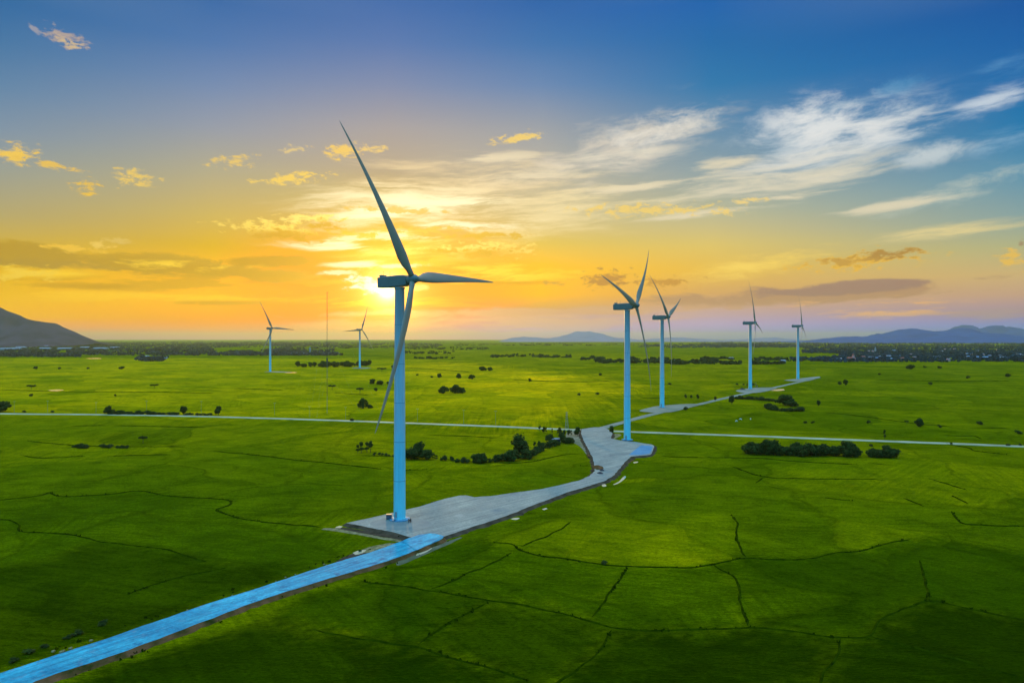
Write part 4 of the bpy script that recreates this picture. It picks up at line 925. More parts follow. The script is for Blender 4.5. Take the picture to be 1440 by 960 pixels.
SINGLE = [
 ('round',588,645,27,'big bushy tree just right of the nearest tower',1.0),('thick',600,646,14,'shrub sloping down beside the big tree right of the nearest tower',1.2),
 ('thick',578,646,18,'shrub tucked behind the nearest tower',1.0),
 ('slim',503,637,13,'first slim tree at the left end of the broken hedge',1.0),('slim',508,637,17,'tallest of the slim trees left of the nearest tower',1.0),
 ('slim',516,636,16,'slim tree at the middle of the group left of the nearest tower',1.0),('slim',521,636,19,'slim tree nearest to the hanging blade tip',.9),
 ('round',730,642,32,'large dark tree towering over the curved hedge',1.15),('thick',722,648,16,'shrub at the foot of the large dark tree',1.2),('thick',741,645,15,'shrub on the right of the large dark tree',1.2),
 ('slim',752,634,14,'slim tree just right of the large dark tree',1.0),('slim',758,631,12,'thin small tree between the large tree and the shed',1.0),
 ('round',773,621,12,'bushy tree left of the white-roofed shed',1.5),('round',790,622,15,'bushy tree right of the white-roofed shed',1.1),('thick',801,623,9,'low bush between the shed and the pad',1.3),
 ('round',812,613,13,'dark tree at the corner of cross road and pad',1.0),('slim',759,606,9,'leaning thin tree on the verge of the cross road',.9),('slim',764,607,8,'thin tree next to the leaning one on the verge',.8),
 ('round',860,609,11,'small round tree on the pad corner near the second turbine',.9),
 ('round',152,583,14,'round tree at the left end of the roadside hedge',1.0),('round',258,583,13,'round tree in the middle of the roadside hedge',1.0),('round',307,583.5,13,'round tree at the right end of the roadside hedge',1.1),
 ('thick',0,579,15,'dark tree clump cut by the left edge of the picture',1.5),('bush',34,579.8,3,'tiny roadside bush near the left edge',1.5),('bush',73,580,3,'tiny roadside bush between left edge and hedge',1.5),
 ('flat',201,623,10,'small spreading tree in the left field below the road',.8),('bush',44,557,4,'tiny bush far left beside a small ditch',1.2),('flat',44,548,7,'small flat tree far left beyond the cross road',.8),
 ('flat',217,546,6,'small dark flat tree in the left middle fields',1.0),('bush',162,557,3,'lone tiny bush in the left middle fields',1.0),
 ('thick',50,519,4,'far bush in the left fields near the woods',1.3),('thick',171,519,4.5,'far lone tree left of the mountain foot',1.2),('bush',124,519,3,'faint bush far left between two lone trees',1.2),('bush',84,519,3,'faint far bush near the left woods',1.2),
 ('flat',467,548,7,'flat-topped tree beside the foot of the mast',1.0),('thick',510,574,15,'tall bush left of the hanging blade',.7),('thick',519,574,6,'low part bush leaning right of the tall bush',1.4),
 ('flat',506,553,8,'open crooked tree left of the nearest tower',.9),('bush',528,550,5,'little tree beside the open crooked tree',1.0),('thick',524,540,8,'round bush left of the nearest tower in the middle fields',1.0),('thick',534,541,7,'bush joined to the right of the round bush',1.1),('bush',545,540,4,'tiny tree close left of the nearest tower',1.0),
 ('flat',537,523,6,'flat tree left of the nearest tower far out',1.1),('thick',553,519,6,'bush hidden by the nearest tower edge',1.2),
 ('thick',624,553,11,'left one of two large round bushes in the middle plain',1.1),('thick',641,553,12,'right one of two large round bushes in the middle plain',1.2),('thick',650,553,8,'lower bush at the right of the two round bushes',1.2),
 ('thick',618,531,6,'left tree of three small ones right of the tower',1.0),('thick',645,532,7,'middle tree of three small ones right of the tower',1.0),('thick',663,533,7,'right tree of three small ones right of the tower',1.0),('bush',607,531,3,'tiny bush left of the three small trees',1.2),('bush',587,528,2.5,'tiny bush close to the right of the tower far out',1.4),
 ('thick',679,521,6.5,'left half of a square copse in the middle plain',1.2),('thick',689,521.5,5.5,'right half of a square copse in the middle plain',1.2),
 ('round',745,537,6,'lone small tree in the centre of the plain',1.0),('bush',815,556,3.5,'low bush in the centre right plain',1.4),('bush',841,555,3.5,'low double bush in the centre right plain',1.6),('thick',844,528,3.5,'lone bush left of the second turbine tower',1.2),
 ('bush',942,541,3,'small bush between the third and fourth turbines',1.4),
 ('bush',965,576.5,5,'dark bush on the lower edge of the far track',1.2),('round',964,560,6,'first of three round trees above the far track',.9),('round',972,560,5,'second of three round trees above the far track',.9),('round',981,561,7,'third and roundest of three trees above the far track',.9),
 ('round',1006,563,6,'small tree right of the three round trees by the track',.9),('round',1029,568,14,'tree standing on the lower verge of the far track',.8),
 ('thick',1104,570,15,'large leaning bush on the mound right of the track',1.3),('thick',1115,572,9,'lower slope of the leaning bush on the mound',1.3),('bush',1127,576,5,'end bush of the mound on the right',1.3),
 ('round',1151,571,9,'lone small tree right of the mound',.8),('bush',1133,595,3.5,'small tuft in the right fields above the road',1.3),('bush',1143,595,3.5,'small tuft beside another in the right fields',1.3),
 ('round',1189,542,9,'round tree in the right middle fields',.9),('bush',1180,541,5,'bush just left of a round tree in the right middle fields',1.0),
 ('thick',1293,600,12,'boxy dark tree in the right fields above the road',.8),('flat',1275,596,5,'thin small tree left of the boxy tree',.8),('bush',1321,601,5,'bush right of the boxy tree',.9),('bush',1221,595,4.5,'small dark bush left of the boxy tree',1.1),('bush',1378,597,5,'dark bush further right of the boxy tree',1.4),('bush',1432,610,6,'bush near the right edge above the road',1.3),
 ('slim',1244,618,15,'tall narrow tree standing on the cross road verge',.7),('bush',1225,628,4,'small bush below the cross road between two hedges',1.2),
 ('thick',1280,519,7,'dark round tree in front of the right town',1.1),('bush',1321,518,4,'small tree in front of the right town',1.2),('bush',1300,517,3,'tiny tree in front of the right town',1.4),('thick',1417,530,5,'lone bush far right before the town',1.2),('bush',1361,532,4,'small bush on the far right plain',1.2),('bush',1237,527,2.5,'tiny far bush on the right plain',1.4),
 ('bush',1308,541,4,'low bush on the right plain above the fields',1.3),('bush',850,793,6,'small weed tuft on the field bank in the foreground',1.4),
 ('bush',145,878,7,'weed bush on the left verge of the blue road',1.6),('bush',108,892,7,'scraggly weed bush on the left verge near the corner',1.8),('bush',95,897,5,'low weeds by the blue road near the corner',1.8),('bush',40,918,7,'dark weeds by the blue road at the lower left',1.8),('bush',18,930,6,'weeds at the lowest left of the blue road',1.8),('bush',62,910,5,'low tuft of weeds on the road verge at lower left',1.8),
 ('bush',1435,627,4,'tiny bush on the cross road at the right edge',1.0),('bush',1418,627,3.5,'small bush on the cross road verge at right',1.6),('bush',1338,624.5,3,'small bush beside the cross road on the right',1.2),('bush',494,592,4,'dark bush on the cross road left of the hanging blade',1.5),
]
for k, px, py, h, lb, wd in SINGLE: plant_at(k, px, py, h, lb, None, wd)
# hedge rows: every shrub on its own
def row(pts, n, kinds, hr, label, group, jit=2.0, wide=(0.9, 1.4)):
    ps = [G(*p) for p in pts]; sp = spline(ps, 1.0)
    for i in range(n):
        p = sp[min(len(sp) - 1, int((i + rng.uniform(0.1, 0.9)) / n * len(sp)))]
        D = p.y + rng.uniform(-jit, jit); py = HZ + CAMH * F / D; px = 720 + F * (p.x + rng.uniform(-jit, jit) * 0.5) / D
        plant_at(rng.choice(kinds), px, py, rng.uniform(*hr), label, group, rng.uniform(*wide))
row([(1055,638),(1075,639),(1100,639.5),(1130,640),(1165,640.5),(1203,641.5)], 30, ['thick', 'thick', 'round'], (12, 19), 'dark shrub in the long hedge below the cross road at right', 'shrubs of the long right hedge', 3, (0.8, 1.2))
for px, h in ((1080, 23), (1088, 24), (1070, 20), (1186, 22), (1195, 22), (1120, 19), (1135, 19)): plant_at('round', px, 639 + (px - 1055) * 0.018, h, 'taller tree rising out of the long hedge below the cross road', 'trees of the long right hedge', 0.95)
row([(1222,642),(1240,643),(1256,643.5)], 8, ['thick'], (9, 15), 'dark shrub in the short hedge right of the long one', 'shrubs of the short right hedge', 2)
plant_at('round', 1247, 643, 18, 'taller tree in the short hedge right of the long one', None, 1.1)
row([(527,639),(545,641),(560,642),(572,643)], 9, ['bush', 'bush'], (3, 6), 'low shrub of the hedge running behind the nearest tower', 'low shrubs behind the nearest tower', 1.5)
row([(606,645),(625,647),(650,650),(675,651)], 16, ['bush', 'slim'], (3, 9), 'small sapling in the sparse middle of the curved hedge', 'saplings of the curved hedge', 2, (0.7, 1.2))
row([(672,651),(690,650),(710,648),(722,647)], 14, ['bush', 'slim', 'thick'], (6, 15), 'shrub in the dense stretch left of the large dark tree', 'dense shrubs of the curved hedge', 2, (0.8, 1.3))
row([(745,644),(765,632),(785,625),(808,622)], 10, ['bush', 'thick'], (6, 11), 'shrub of the hedge curving up to the shed', 'shrubs leading to the shed', 2)
row([(762,608),(775,609),(790,611),(806,613)], 8, ['slim', 'round'], (7, 11), 'small planted tree in the row along the cross road verge', 'planted trees by the crossroads', 1, (0.7, 0.9))
row([(158,582.5),(200,583),(250,583.5)], 18, ['bush', 'thick'], (4, 7), 'low shrub of the roadside hedge on the left', 'shrubs of the left roadside hedge', 2, (1.2, 1.8))
row([(262,583.5),(300,584)], 7, ['bush'], (3, 4), 'low scrub between the two right roadside trees', 'scrub between the left roadside trees', 2, (1.2, 1.8))
row([(105,629),(113,629.5),(123,629.5)], 7, ['bush', 'thick'], (4, 7), 'scrubby bush in the clump below the left road', 'bushes of the clump in the left field', 2, (1.1, 1.6))
row([(146,629.5),(155,629.5)], 3, ['bush'], (4, 6), 'bush in the small clump left of the spreading tree', 'bushes left of the spreading tree', 1)
row([(165,629.8),(178,629.8)], 5, ['bush'], (3, 5), 'bush on the dark bank under the spreading tree', 'bushes under the spreading tree', 1)
row([(1040,561),(1060,562),(1085,564),(1100,565)], 16, ['bush'], (3, 6), 'grey-green scrub along the mound below the far track', 'scrub on the mound by the far track', 3, (1.2, 1.8))
row([(1078,573),(1090,577),(1110,578.5),(1130,578)], 16, ['bush', 'thick'], (4, 8), 'dark scrub at the lower edge of the mound', 'scrub at the foot of the mound', 3, (1.1, 1.7))
row([(414,516),(428,516.2),(445,516.2),(465,516),(490,515.5),(520,514)], 26, ['thick', 'round'], (4, 10), 'tree in the belt behind the mast on the left', 'trees in the belt behind the mast', 18, (1.0, 1.5))
row([(1034,541),(1050,541.5),(1062,541.5)], 4, ['bush'], (2, 3), 'tiny scrub behind the fourth turbine', 'scrub behind the fourth turbine', 4)

# far tree belts and wooded town edges, which read as masses
def belt(name, spans, hm, label, dens=1.0, seed=0, mt=None):
    r = random.Random(seed); V = []; Fc = []
    for (p0, p1, y0, y1, n) in spans:
        for _ in range(int(n * dens)):
            py = r.uniform(y0, y1); D = depth(py); px = r.uniform(p0, p1)
            x = (px - 720) / F * D; h = hm * r.uniform(0.5, 1.3); w = h * r.uniform(0.6, 1.1) * (1 + (D / 3600) ** 2)
            for k in range(7):
                c = Vector((x + r.uniform(-w, w), D + r.uniform(-w, w), h * r.uniform(0.25, 0.8)))
                for q in range(6):
                    nn = Vector((r.uniform(-1, 1), r.uniform(-1, 1), r.uniform(-.6, 1))).normalized(); a = nn.orthogonal().normalized(); b = nn.cross(a)
                    s = h * r.uniform(0.25, 0.5) * (1 + D / 9000); pc = c + nn * h * 0.18; pc.z = max(pc.z, h * 0.2); i = len(V)
                    V += [pc + a * s, pc + b * s, pc - a * s, pc - b * s]; Fc.append((i, i + 1, i + 2, i + 3))
    o = np_obj(name, V, Fc, mt); tag(o, label, 'woodland', kind='stuff')
belt('woodland', [(-30,420,493,500,420),(-30,300,486,493,460),(-40,470,480.5,486,700),(-30,110,499,502,70),(195,232,503,508,60),(300,480,498,500,120),(380,470,490,500,140),(300,620,481,489,260)], 9, 'dark belt of far woods below the left mountain', 1, 1, m_woodl)
belt('woodland', [(1140,1480,503,509,260),(1180,1480,497,503,420),(1130,1500,488,497,700),(980,1520,480.5,488,900),(1115,1240,505,508,70),(900,1130,484,489,220)], 9, 'dark blue woods around the town on the right', 1, 2, m_wood)
belt('woodland', [(815,850,503,507,40),(838,960,508,511,120),(880,940,504,507,40),(945,970,509,513,60),(972,1006,508,512,60),(1015,1040,511,512.5,40),(1058,1100,511,512.5,40),(990,1030,504,506,40),(1060,1130,505,508,60)], 8, 'broken tree lines far behind the right turbines', 0.6, 3, m_woodc)
belt('woodland', [(690,720,500,503,30),(720,760,499,502,30),(757,800,500,503,50),(580,640,503,505,20),(560,690,488,492,90),(560,640,494,498,50),(640,900,482,486,200),(460,620,483,490,160)], 7, 'thin hazy tree lines in the far centre of the plain', 0.6, 4, m_woodc)

# ------------------------------------------------------------------ far buildings
def house(bm_w, bm_r, L, Wd, H, roof):
    box(bm_w, (0, 0, H / 2), (L, Wd, H))
    o = 0.5
    a = [(-L / 2 - o, -Wd / 2 - o, H), (L / 2 + o, -Wd / 2 - o, H), (L / 2 + o, Wd / 2 + o, H), (-L / 2 - o, Wd / 2 + o, H), (-L / 2 - o, 0, H + roof), (L / 2 + o, 0, H + roof)]
    v = [bm_r.verts.new(p) for p in a]
    for f in ((0, 1, 5, 4), (2, 3, 4, 5), (0, 4, 3), (1, 2, 5), (3, 2, 1, 0)): bm_r.faces.new([v[i] for i in f])
def make_house(name, L, Wd, H, roof, wm, rm, windows=True):
    t = empty(name, (0, 0, -1000)); bw = bmesh.new(); br = bmesh.new(); house(bw, br, L, Wd, H, roof)
    mesh_obj('wall', bw, wm, t); mesh_obj('roof', br, rm, t)
    if windows:
        n = max(2, int(L / 4))
        for k in range(n):
            x = -L / 2 + L * (k + 0.5) / n
            bm = bmesh.new(); box(bm, (x, -Wd / 2 - 0.02, H * 0.55), (1.2, 0.1, 1.3)); mesh_obj('window', bm, m_dark, t)
    return t
HP = [make_house('house', 12, 8, 4.5, 2.4, m_white, m_tin), make_house('house', 10, 8, 6.5, 2.0, m_white, m_tile), make_house('house', 16, 9, 4.2, 2.2, m_white, m_blueroof), make_house('house', 8, 7, 7.5, 1.2, m_pink, m_tin)]
def house_at(k, px, py, rz, sc, label, group):
    D = depth(py); p = HP[k]; loc = Vector(((px - 720) / F * D, D, 0))
    if p.name not in used: used.add(p.name); t = p; t.location = loc; t.rotation_euler = (0, 0, rz); t.scale = (sc,) * 3
    else: t = dup(p, loc, rz, sc)
    tag(t, label, 'house', group)
for i in range(46):
    px = rng.choice([rng.uniform(1262, 1290), rng.uniform(1300, 1440), rng.uniform(1330, 1440), rng.uniform(1180, 1260)])
    py = rng.uniform(497, 509) if px > 1300 else rng.uniform(496, 507)
    house_at(rng.choice([0, 0, 2, 1, 3, 0]), px, py, rng.uniform(-.7, .7), rng.uniform(0.9, 1.5), 'small pale house among the trees of the right-hand town', 'houses of the right-hand town')
for i in range(14):
    house_at(rng.choice([0, 2, 3]), rng.uniform(1190, 1440), rng.uniform(490, 496), rng.uniform(-.7, .7), 1.3, 'faint house in the farther part of the right-hand town', 'far houses of the right-hand town')
for px, py, sc in ((404, 499, 1.3), (410, 498.6, 1.2), (418, 499, 1.4), (426, 498.4, 1.2), (430, 499, 1.0), (322, 499.5, 1.2), (226, 504, 1.0), (233, 504.4, 1.0), (207, 502.5, 1.2), (455, 497, 1.0), (475, 498, 1.1)):
    house_at(0, px, py, rng.uniform(-.5, .5), sc, 'small white house by the far woods on the left', 'white houses by the left woods')
for px, py in ((1028, 505.5), (1101, 509.5), (952, 509)): house_at(0, px, py, 0.2, 1.3, 'lone pale house among the far tree lines at right centre', 'lone houses far behind the right turbines')
WH = make_house('warehouse', 95, 34, 8, 4, m_white, m_tin, False)
for i, (px, py, L) in enumerate(((14, 492.0, 1.7), (64, 491.5, 0.8), (62, 487.8, 0.9), (92, 491.6, 1.0), (120, 490.0, 0.7), (142, 491.5, 1.0), (162, 490.3, 0.7), (30, 489.6, 0.8))):
    D = depth(py); loc = Vector(((px - 720) / F * D, D, 0))
    t = WH if i == 0 else dup(WH, loc)
    t.location = loc; t.scale = (L, 1, 1.3)
    tag(t, 'long white warehouse under the left mountain', 'warehouse', 'warehouses under the left mountain')
# church-like pink building in the right town
def make_church():
    t = empty('church', (0, 0, 0)); bw = bmesh.new(); br = bmesh.new(); house(bw, br, 26, 14, 9, 6)
    mesh_obj('wall', bw, m_pink, t); mesh_obj('roof', br, m_tile, t)
    bm = bmesh.new(); box(bm, (3, -8.5, 10), (6, 6, 20)); tw = mesh_obj('bell_tower', bm, m_pink, t)
    bm = bmesh.new(); bmesh.ops.create_cone(bm, cap_ends=True, segments=4, radius1=4.6, radius2=0.1, depth=8, matrix=Matrix.Translation((3, -8.5, 24.01)) @ Matrix.Rotation(R(45), 4, 'Z')); mesh_obj('spire', bm, m_tile, tw)
    for x in (-9, -4, 9):
        bm = bmesh.new(); box(bm, (x, -7.05, 5), (1.5, 0.2, 4)); mesh_obj('window', bm, m_dark, t)
    return t
t = make_church(); t.location = G(1197, 507.5); tag(t, 'red and pink church with a pointed tower before the right town', 'church')
def make_steeple(loc, h, label):
    t = empty('tower_building', loc); bm = bmesh.new(); box(bm, (0, 0, h / 2), (7, 7, h)); mesh_obj('wall', bm, m_white, t)
    bm = bmesh.new(); bmesh.ops.create_cone(bm, cap_ends=True, segments=8, radius1=4.4, radius2=0.2, depth=h * 0.5, matrix=Matrix.Translation((0, 0, h * 1.25 + 0.01))); mesh_obj('roof', bm, m_tin, t)
    tag(t, label, 'tower'); return t
make_steeple(G(1231, 495.5), 22, 'pale tower far behind the pink church'); make_steeple(G(436, 497.5), 26, 'pale pointed tower beside the white houses on the left')

# shed by the crossroads
def make_shed():
    t = empty('shed', G(782, 621.5)); t.rotation_euler = (0, 0, 0.1)
    bm = bmesh.new(); box(bm, (0, 1.4, 1.2), (6.6, 0.12, 2.4)); box(bm, (-3.3, 0, 1.2), (0.12, 2.7, 2.4)); box(bm, (3.3, 0, 1.2), (0.12, 2.7, 2.4)); mesh_obj('wall', bm, mat('dark_blue_sheet', (0.04, 0.07, 0.11), 0.6), t)
    bm = bmesh.new(); box(bm, (0, 0, 2.75), (7.6, 3.6, 0.1), Matrix.Rotation(R(9), 4, 'X')); mesh_obj('roof', bm, m_tin, t)
    for x in (-3.2, 3.2):
        bm = bmesh.new(); tube(bm, (x, -1.4, 0), (x, -1.4, 2.45), 0.07, n=8); mesh_obj('post', bm, m_steel, t)
    tag(t, 'small shed with a white tin roof among the trees by the crossroads', 'shed')
make_shed()

# ------------------------------------------------------------------ masts, poles
def lattice(bm, base_w, top_w, z0, z1, nb, r, sides=3, ang=0):
    for i in range(nb):
        a, b = i / nb, (i + 1) / nb
        for k in range(sides):
            t0, t1 = 2 * math.pi * k / sides + ang, 2 * math.pi * (k + 1) / sides + ang
            wa, wb = base_w + (top_w - base_w) * a, base_w + (top_w - base_w) * b
            pa = Vector((wa * math.cos(t0), wa * math.sin(t0), z0 + (z1 - z0) * a)); pb = Vector((wb * math.cos(t1), wb * math.sin(t1), z0 + (z1 - z0) * b))
            tube(bm, pa, pb, r * 0.6, n=4, cap=False)
            if i % 2 == 0: tube(bm, pa, (wa * math.cos(t1), wa * math.sin(t1), pa.z), r * 0.6, n=4, cap=False)
def make_mast():
    D = 730.0; t = empty('guyed_mast', ((460 - 720) / F * D, D, 0))
    H_ = CAMH + (HZ - 410) / F * D
    nseg = 7
    mr = mat('mast_red', (0.09, 0.045, 0.03), 0.7); mw = mat('mast_white', (0.20, 0.19, 0.13), 0.7)
    for k in range(nseg):
        bm = bmesh.new(); z0, z1 = H_ * k / nseg, H_ * (k + 1) / nseg
        lattice(bm, 0.42, 0.42, z0, z1, 20, 0.05)
        for q in range(3):
            a = 2 * math.pi * q / 3; tube(bm, (0.42 * math.cos(a), 0.42 * math.sin(a), z0), (0.42 * math.cos(a), 0.42 * math.sin(a), z1), 0.06, n=5)
        mesh_obj('mast_section', bm, mr if k % 2 else mw, t)
    for k, z in enumerate((0.3, 0.62, 0.95)):
        for q in range(3):
            a = 2 * math.pi * q / 3 + 0.5; bm = bmesh.new(); rr = 36 if k < 2 else 58
            tube(bm, (0.4 * math.cos(a), 0.4 * math.sin(a), H_ * z), (rr * math.cos(a), rr * math.sin(a), 0), 0.012, n=4, cap=False); mesh_obj('guy_wire', bm, m_steel, t)
    bm = bmesh.new()
    for z in (0.6, 0.8, 0.99): tube(bm, (-1.6, 0, H_ * z), (1.6, 0, H_ * z), 0.04, n=5); bmesh.ops.create_uvsphere(bm, u_segments=8, v_segments=6, radius=0.18, matrix=Matrix.Translation((1.6, 0, H_ * z + 0.15)))
    mesh_obj('wind_gauge', bm, m_dark, t)
    bm = bmesh.new(); box(bm, (0, 0, H_ * 0.435), (1.3, 1.3, 5.0)); mesh_obj('antenna_cluster', bm, mat('antenna_grey', (0.10, 0.07, 0.05), 0.7), t)
    tag(t, 'thin guyed lattice mast left of the nearest turbine', 'mast')
make_mast()
def make_pole(h=13.0):
    t = empty('utility_pole', (0, 0, 0)); bm = bmesh.new(); tube(bm, (0, 0, -0.2), (0, 0, h), 0.18, 0.11, 8); mesh_obj('pole', bm, mat('pole_concrete', (0.22, 0.25, 0.09), 0.9), t)
    bm = bmesh.new(); box(bm, (0, 0.18, h - 0.6), (2.4, 0.12, 0.14)); arm = mesh_obj('crossarm', bm, m_steel, t)
    for x in (-1.05, 0, 1.05):
        bm = bmesh.new(); lathe(bm, [(0.04, 0), (0.1, 0.05), (0.05, 0.12), (0.1, 0.18), (0.03, 0.28)], 8, origin=(x, 0.18, h - 0.52)); mesh_obj('insulator', bm, m_white, arm)
    return t
PL = [(-25, 579.5), (20, 580), (67, 580.5), (135, 581.5), (206, 582.5), (283, 581.5), (386, 583.5), (435, 586.5), (486, 589.5), (587, 592.5), (652, 595.5), (697, 597)]
pp = make_pole()
for i, (px, py) in enumerate(PL):
    loc = G(px, py); t = pp if i == 0 else dup(pp, loc, 0.05)
    t.location = loc; t.scale = (1, 1, rng.uniform(0.85, 1.15))
    tag(t, 'thin pale utility pole on the far verge of the cross road', 'utility pole', 'utility poles along the cross road')
def make_pylon():
    t = empty('lattice_pylon', G(797, 602.3)); bm = bmesh.new(); lattice(bm, 1.9, 0.35, 0, 15, 10, 0.1, 4, R(45))
    for q in range(4):
        a = R(45 + 90 * q); tube(bm, (1.9 * math.cos(a), 1.9 * math.sin(a), 0), (0.35 * math.cos(a), 0.35 * math.sin(a), 15), 0.09, n=5)
    mesh_obj('lattice', bm, mat('pylon_grey', (0.24, 0.25, 0.2), 0.6), t)
    bm = bmesh.new()
    for z in (12.2, 14.2): box(bm, (0, 0, z), (2.6, 0.14, 0.14))
    mesh_obj('crossarm', bm, m_steel, t)
    tag(t, 'grey lattice pylon on the verge near the crossroads', 'pylon')
make_pylon()

# ------------------------------------------------------------------ small things on the pads
def at_pad(px, py, z=1.01): 
    return G(px, py, z)
def cabinet(loc, label):
    t = empty('transformer_cabinet', loc); bm = bmesh.new(); box(bm, (0, 0, 1.15), (2.2, 1.5, 2.1), bevel=0.05); mesh_obj('housing', bm, mat('cabinet_dark', (0.05, 0.06, 0.09), 0.5), t)
    bm = bmesh.new(); box(bm, (0, 0, 2.27), (2.5, 1.8, 0.12), bevel=0.03); mesh_obj('lid', bm, m_dark, t)
    bm = bmesh.new(); box(bm, (0, 0, 0.05), (2.6, 1.9, 0.1)); mesh_obj('plinth', bm, m_concrete, t)
    for x in (-0.52, 0.52):
        bm = bmesh.new(); box(bm, (x, -0.77, 1.15), (0.95, 0.04, 1.7)); d = mesh_obj('door', bm, mat('cabinet_door', (0.08, 0.09, 0.12), 0.5), t)
        bm = bmesh.new(); tube(bm, (x * 0.2, -0.82, 1.0), (x * 0.2, -0.82, 1.3), 0.025, n=6); mesh_obj('handle', bm, m_steel, d)
    tag(t, label, 'cabinet')
cabinet(at_pad(547, 730), 'dark transformer cabinet left of the nearest tower foot')
def crate(loc, label):
    t = empty('cable_drum', loc, 0.5)
    bm = bmesh.new(); lathe(bm, [(0.35, -0.45), (0.35, 0.45)], 16, origin=(0, 0, 0.82), axis='X'); mesh_obj('core', bm, m_earth, t)
    for x in (-0.5, 0.5):
        bm = bmesh.new(); lathe(bm, [(0.8, x - 0.05), (0.8, x + 0.05)], 20, origin=(0, 0, 0.82), axis='X'); mesh_obj('flange', bm, mat('drum_wood', (0.30, 0.15, 0.11), 0.9), t)
    tag(t, label, 'cable drum')
crate(at_pad(576, 734), 'reddish wooden drum right of the nearest tower foot')
def heap(loc, sx, sy, h, mt, label, seed):
    bm = bmesh.new(); bmesh.ops.create_grid(bm, x_segments=14, y_segments=14, size=1.0)
    for v in bm.verts:
        d = min(1.0, v.co.xy.length); k = 1 + 0.35 * nz(v.co.x, v.co.y, 2.4, seed)
        v.co = Vector((v.co.x * sx, v.co.y * sy, max(-0.05, h * (1 - d ** 1.3) * k - 0.02)))
    o = mesh_obj('spoil_heap', bm, mt, smooth=True); o.location = loc
    tag(o, label, 'heap')
m_darkheap = vary(mat('dark_spoil', (0.03, 0.03, 0.03), 0.95), (0.015, 0.018, 0.022), (0.05, 0.045, 0.05), 1.2, bump=0.5)
heap(at_pad(846.5, 661), 1.5, 2.2, 0.9, m_darkheap, 'upper of two small dark heaps on the pad bend', 1)
heap(at_pad(844, 665), 1.9, 2.4, 0.9, m_darkheap, 'lower of two small dark heaps on the pad bend', 2)
heap(at_pad(841, 657), 3.2, 7, 1.3, m_redearth, 'red earth mound on the inner bend of the pad', 3)
heap(G(1044, 547.5, 0.4), 5, 6, 2.4, m_darkheap, 'dark heap at the left of the fourth turbine foot', 4)
heap(at_pad(827, 640), 1.0, 5, 0.8, m_redearth, 'low reddish earth ridge on the left rim of the second pad', 5)
# rocks along the road edge
def rock(loc, s, label, seed):
    bm = bmesh.new(); bmesh.ops.create_icosphere(bm, subdivisions=2, radius=s)
    for v in bm.verts: v.co *= 1 + 0.35 * nz(v.co.x, v.co.y + v.co.z, 1.4 / s, seed); v.co.z *= 0.65
    o = mesh_obj('rock', bm, m_sand); o.location = loc; tag(o, label, 'rock', 'pale rocks on the left verge of the blue road')
for i in range(11):
    t_ = rng.random(); k = min(len(ROAD_L) - 2, int(t_ * (len(ROAD_L) - 1))); f = t_ * (len(ROAD_L) - 1) - k
    px = ROAD_L[k][0] * (1 - f) + ROAD_L[k + 1][0] * f; py = ROAD_L[k][1] * (1 - f) + ROAD_L[k + 1][1] * f
    rock(G(px - rng.uniform(0, 3), py - rng.uniform(0, 2), 0.25), rng.uniform(0.2, 0.42), 'pale rock lying on the left verge of the blue road', i)
for i, (px, py) in enumerate(((86, 918), (89, 917), (99, 913), (75, 917), (128, 902))): rock(G(px, py - 2, 0.7), 0.5, 'whitish stone block at the road edge in the lower left', 60 + i)
# excavator by the fourth turbine
def make_excavator():
    t = empty('excavator', G(1064, 544.5, 0.42), R(-120))
    for s in (-1.2, 1.2):
        bm = bmesh.new(); box(bm, (0, s, 0.5), (4.0, 0.6, 1.0), bevel=0.3); mesh_obj('track', bm, m_dark, t)
    bm = bmesh.new(); box(bm, (-0.4, 0, 1.8), (3.6, 2.6, 1.4), bevel=0.15); mesh_obj('body', bm, m_yellow, t)
    bm = bmesh.new(); box(bm, (0.7, 0.8, 3.0), (1.6, 1.0, 1.5), bevel=0.1); cb = mesh_obj('cab', bm, m_dark, t)
    bm = bmesh.new(); tube(bm, (1.0, -0.4, 2.2), (3.6, -0.4, 8.6), 0.38, 0.28, 8); mesh_obj('boom', bm, m_sand, t)
    bm = bmesh.new(); tube(bm, (3.6, -0.4, 8.6), (5.6, -0.4, 6.0), 0.28, 0.2, 8); ar = mesh_obj('arm', bm, m_sand, t)
    bm = bmesh.new(); box(bm, (5.6, -0.4, 5.5), (0.9, 1.2, 1.0), bevel=0.2); mesh_obj('bucket', bm, m_dark, ar)
    tag(t, 'excavator with raised pale boom beside the fourth turbine', 'excavator')
make_excavator()
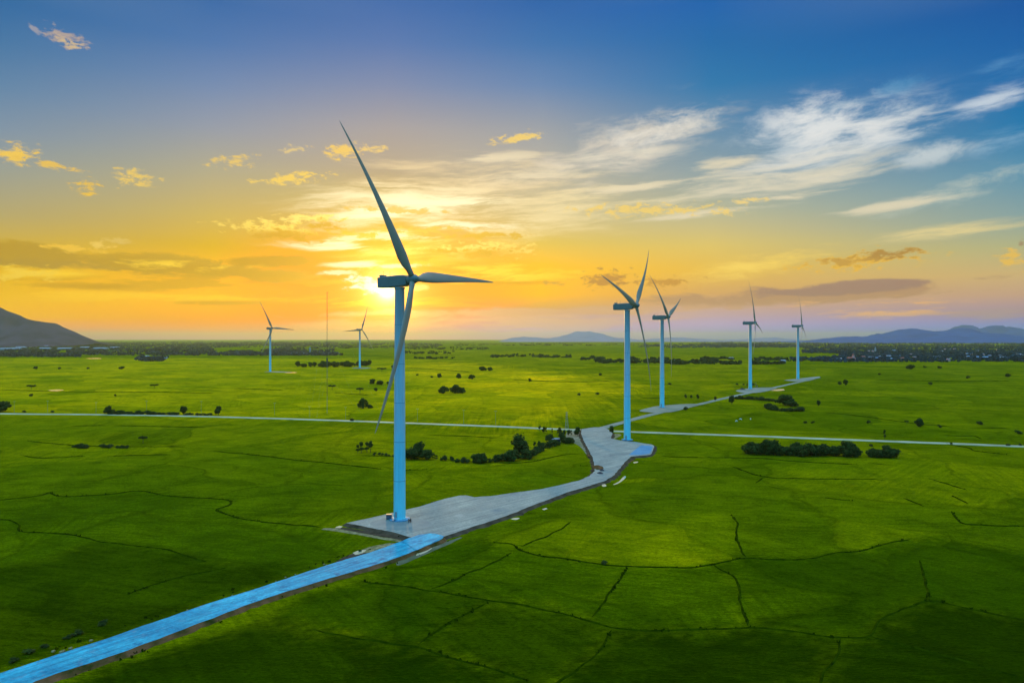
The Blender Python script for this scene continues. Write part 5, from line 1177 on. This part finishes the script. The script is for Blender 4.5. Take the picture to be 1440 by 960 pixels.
# white cattle grazing in the right field
def make_cow():
    V = [(0, 0, 0.95), (0.45, 0, 1.0), (0.75, 0, 1.02), (1.05, 0, 0.85), (1.28, 0, 0.45), (1.42, 0, 0.22), (-0.45, 0, 1.0), (-0.75, 0, 1.02),
         (0.62, 0.2, 0.75), (0.60, 0.2, 0.4), (0.62, 0.2, 0.03), (0.62, -0.2, 0.75), (0.66, -0.2, 0.4), (0.66, -0.2, 0.03),
         (-0.72, 0.2, 0.72), (-0.84, 0.2, 0.42), (-0.80, 0.2, 0.03), (-0.72, -0.2, 0.72), (-0.86, -0.2, 0.42), (-0.82, -0.2, 0.03), (-0.95, 0, 0.85), (-0.98, 0, 0.45), (1.3, .17, 0.5), (1.3, -.17, 0.5)]
    E_ = [(0, 1), (1, 2), (2, 3), (3, 4), (4, 5), (0, 6), (6, 7), (2, 8), (8, 9), (9, 10), (2, 11), (11, 12), (12, 13), (7, 14), (14, 15), (15, 16), (7, 17), (17, 18), (18, 19), (7, 20), (20, 21), (4, 22), (4, 23)]
    rad = [.34, .33, .28, .17, .15, .09, .33, .27, .13, .075, .06, .13, .075, .06, .15, .08, .06, .15, .08, .06, .04, .03, .04, .04]
    me = bpy.data.meshes.new('cow'); me.from_pydata(V, E_, []); me.update()
    o = bpy.data.objects.new('cow', me); COL.objects.link(o)
    sk = o.modifiers.new('skin', 'SKIN'); sb = o.modifiers.new('sub', 'SUBSURF'); sb.levels = sb.render_levels = 1
    for v, r in zip(me.skin_vertices[0].data, rad): v.radius = (r, r)
    me.skin_vertices[0].data[0].use_root = True
    dg = bpy.context.evaluated_depsgraph_get(); ev = o.evaluated_get(dg); m2 = bpy.data.meshes.new_from_object(ev)
    bpy.data.objects.remove(o); m2.name = 'cow'; m2.materials.clear(); m2.materials.append(mat('white_hide', (0.7, 0.68, 0.6), 0.9))
    m2.polygons.foreach_set('use_smooth', [True] * len(m2.polygons))
    o = bpy.data.objects.new('cow', m2); COL.objects.link(o); return o
cow = make_cow()
for i, (px, py, rz, lb) in enumerate(((1035.5, 593, 0.4, 'white cow grazing lowest of the two close together'), (1041.5, 590.5, 2.6, 'white cow grazing just above and right of another'), (1055.5, 590, 1.1, 'white cow grazing alone to the right of the pair'))):
    c = cow if i == 0 else cow.copy()
    if i: COL.objects.link(c)
    c.location = G(px, py); c.rotation_euler = (0, 0, rz); c.scale = (1.25,) * 3
    tag(c, lb, 'cow', 'white cattle in the right field')

# prototypes that were never planted
for lst in list(PROTO.values()) + [HP]:
    for p in lst:
        if p.name not in used:
            for ch in list(p.children): bpy.data.objects.remove(ch)
            bpy.data.objects.remove(p)
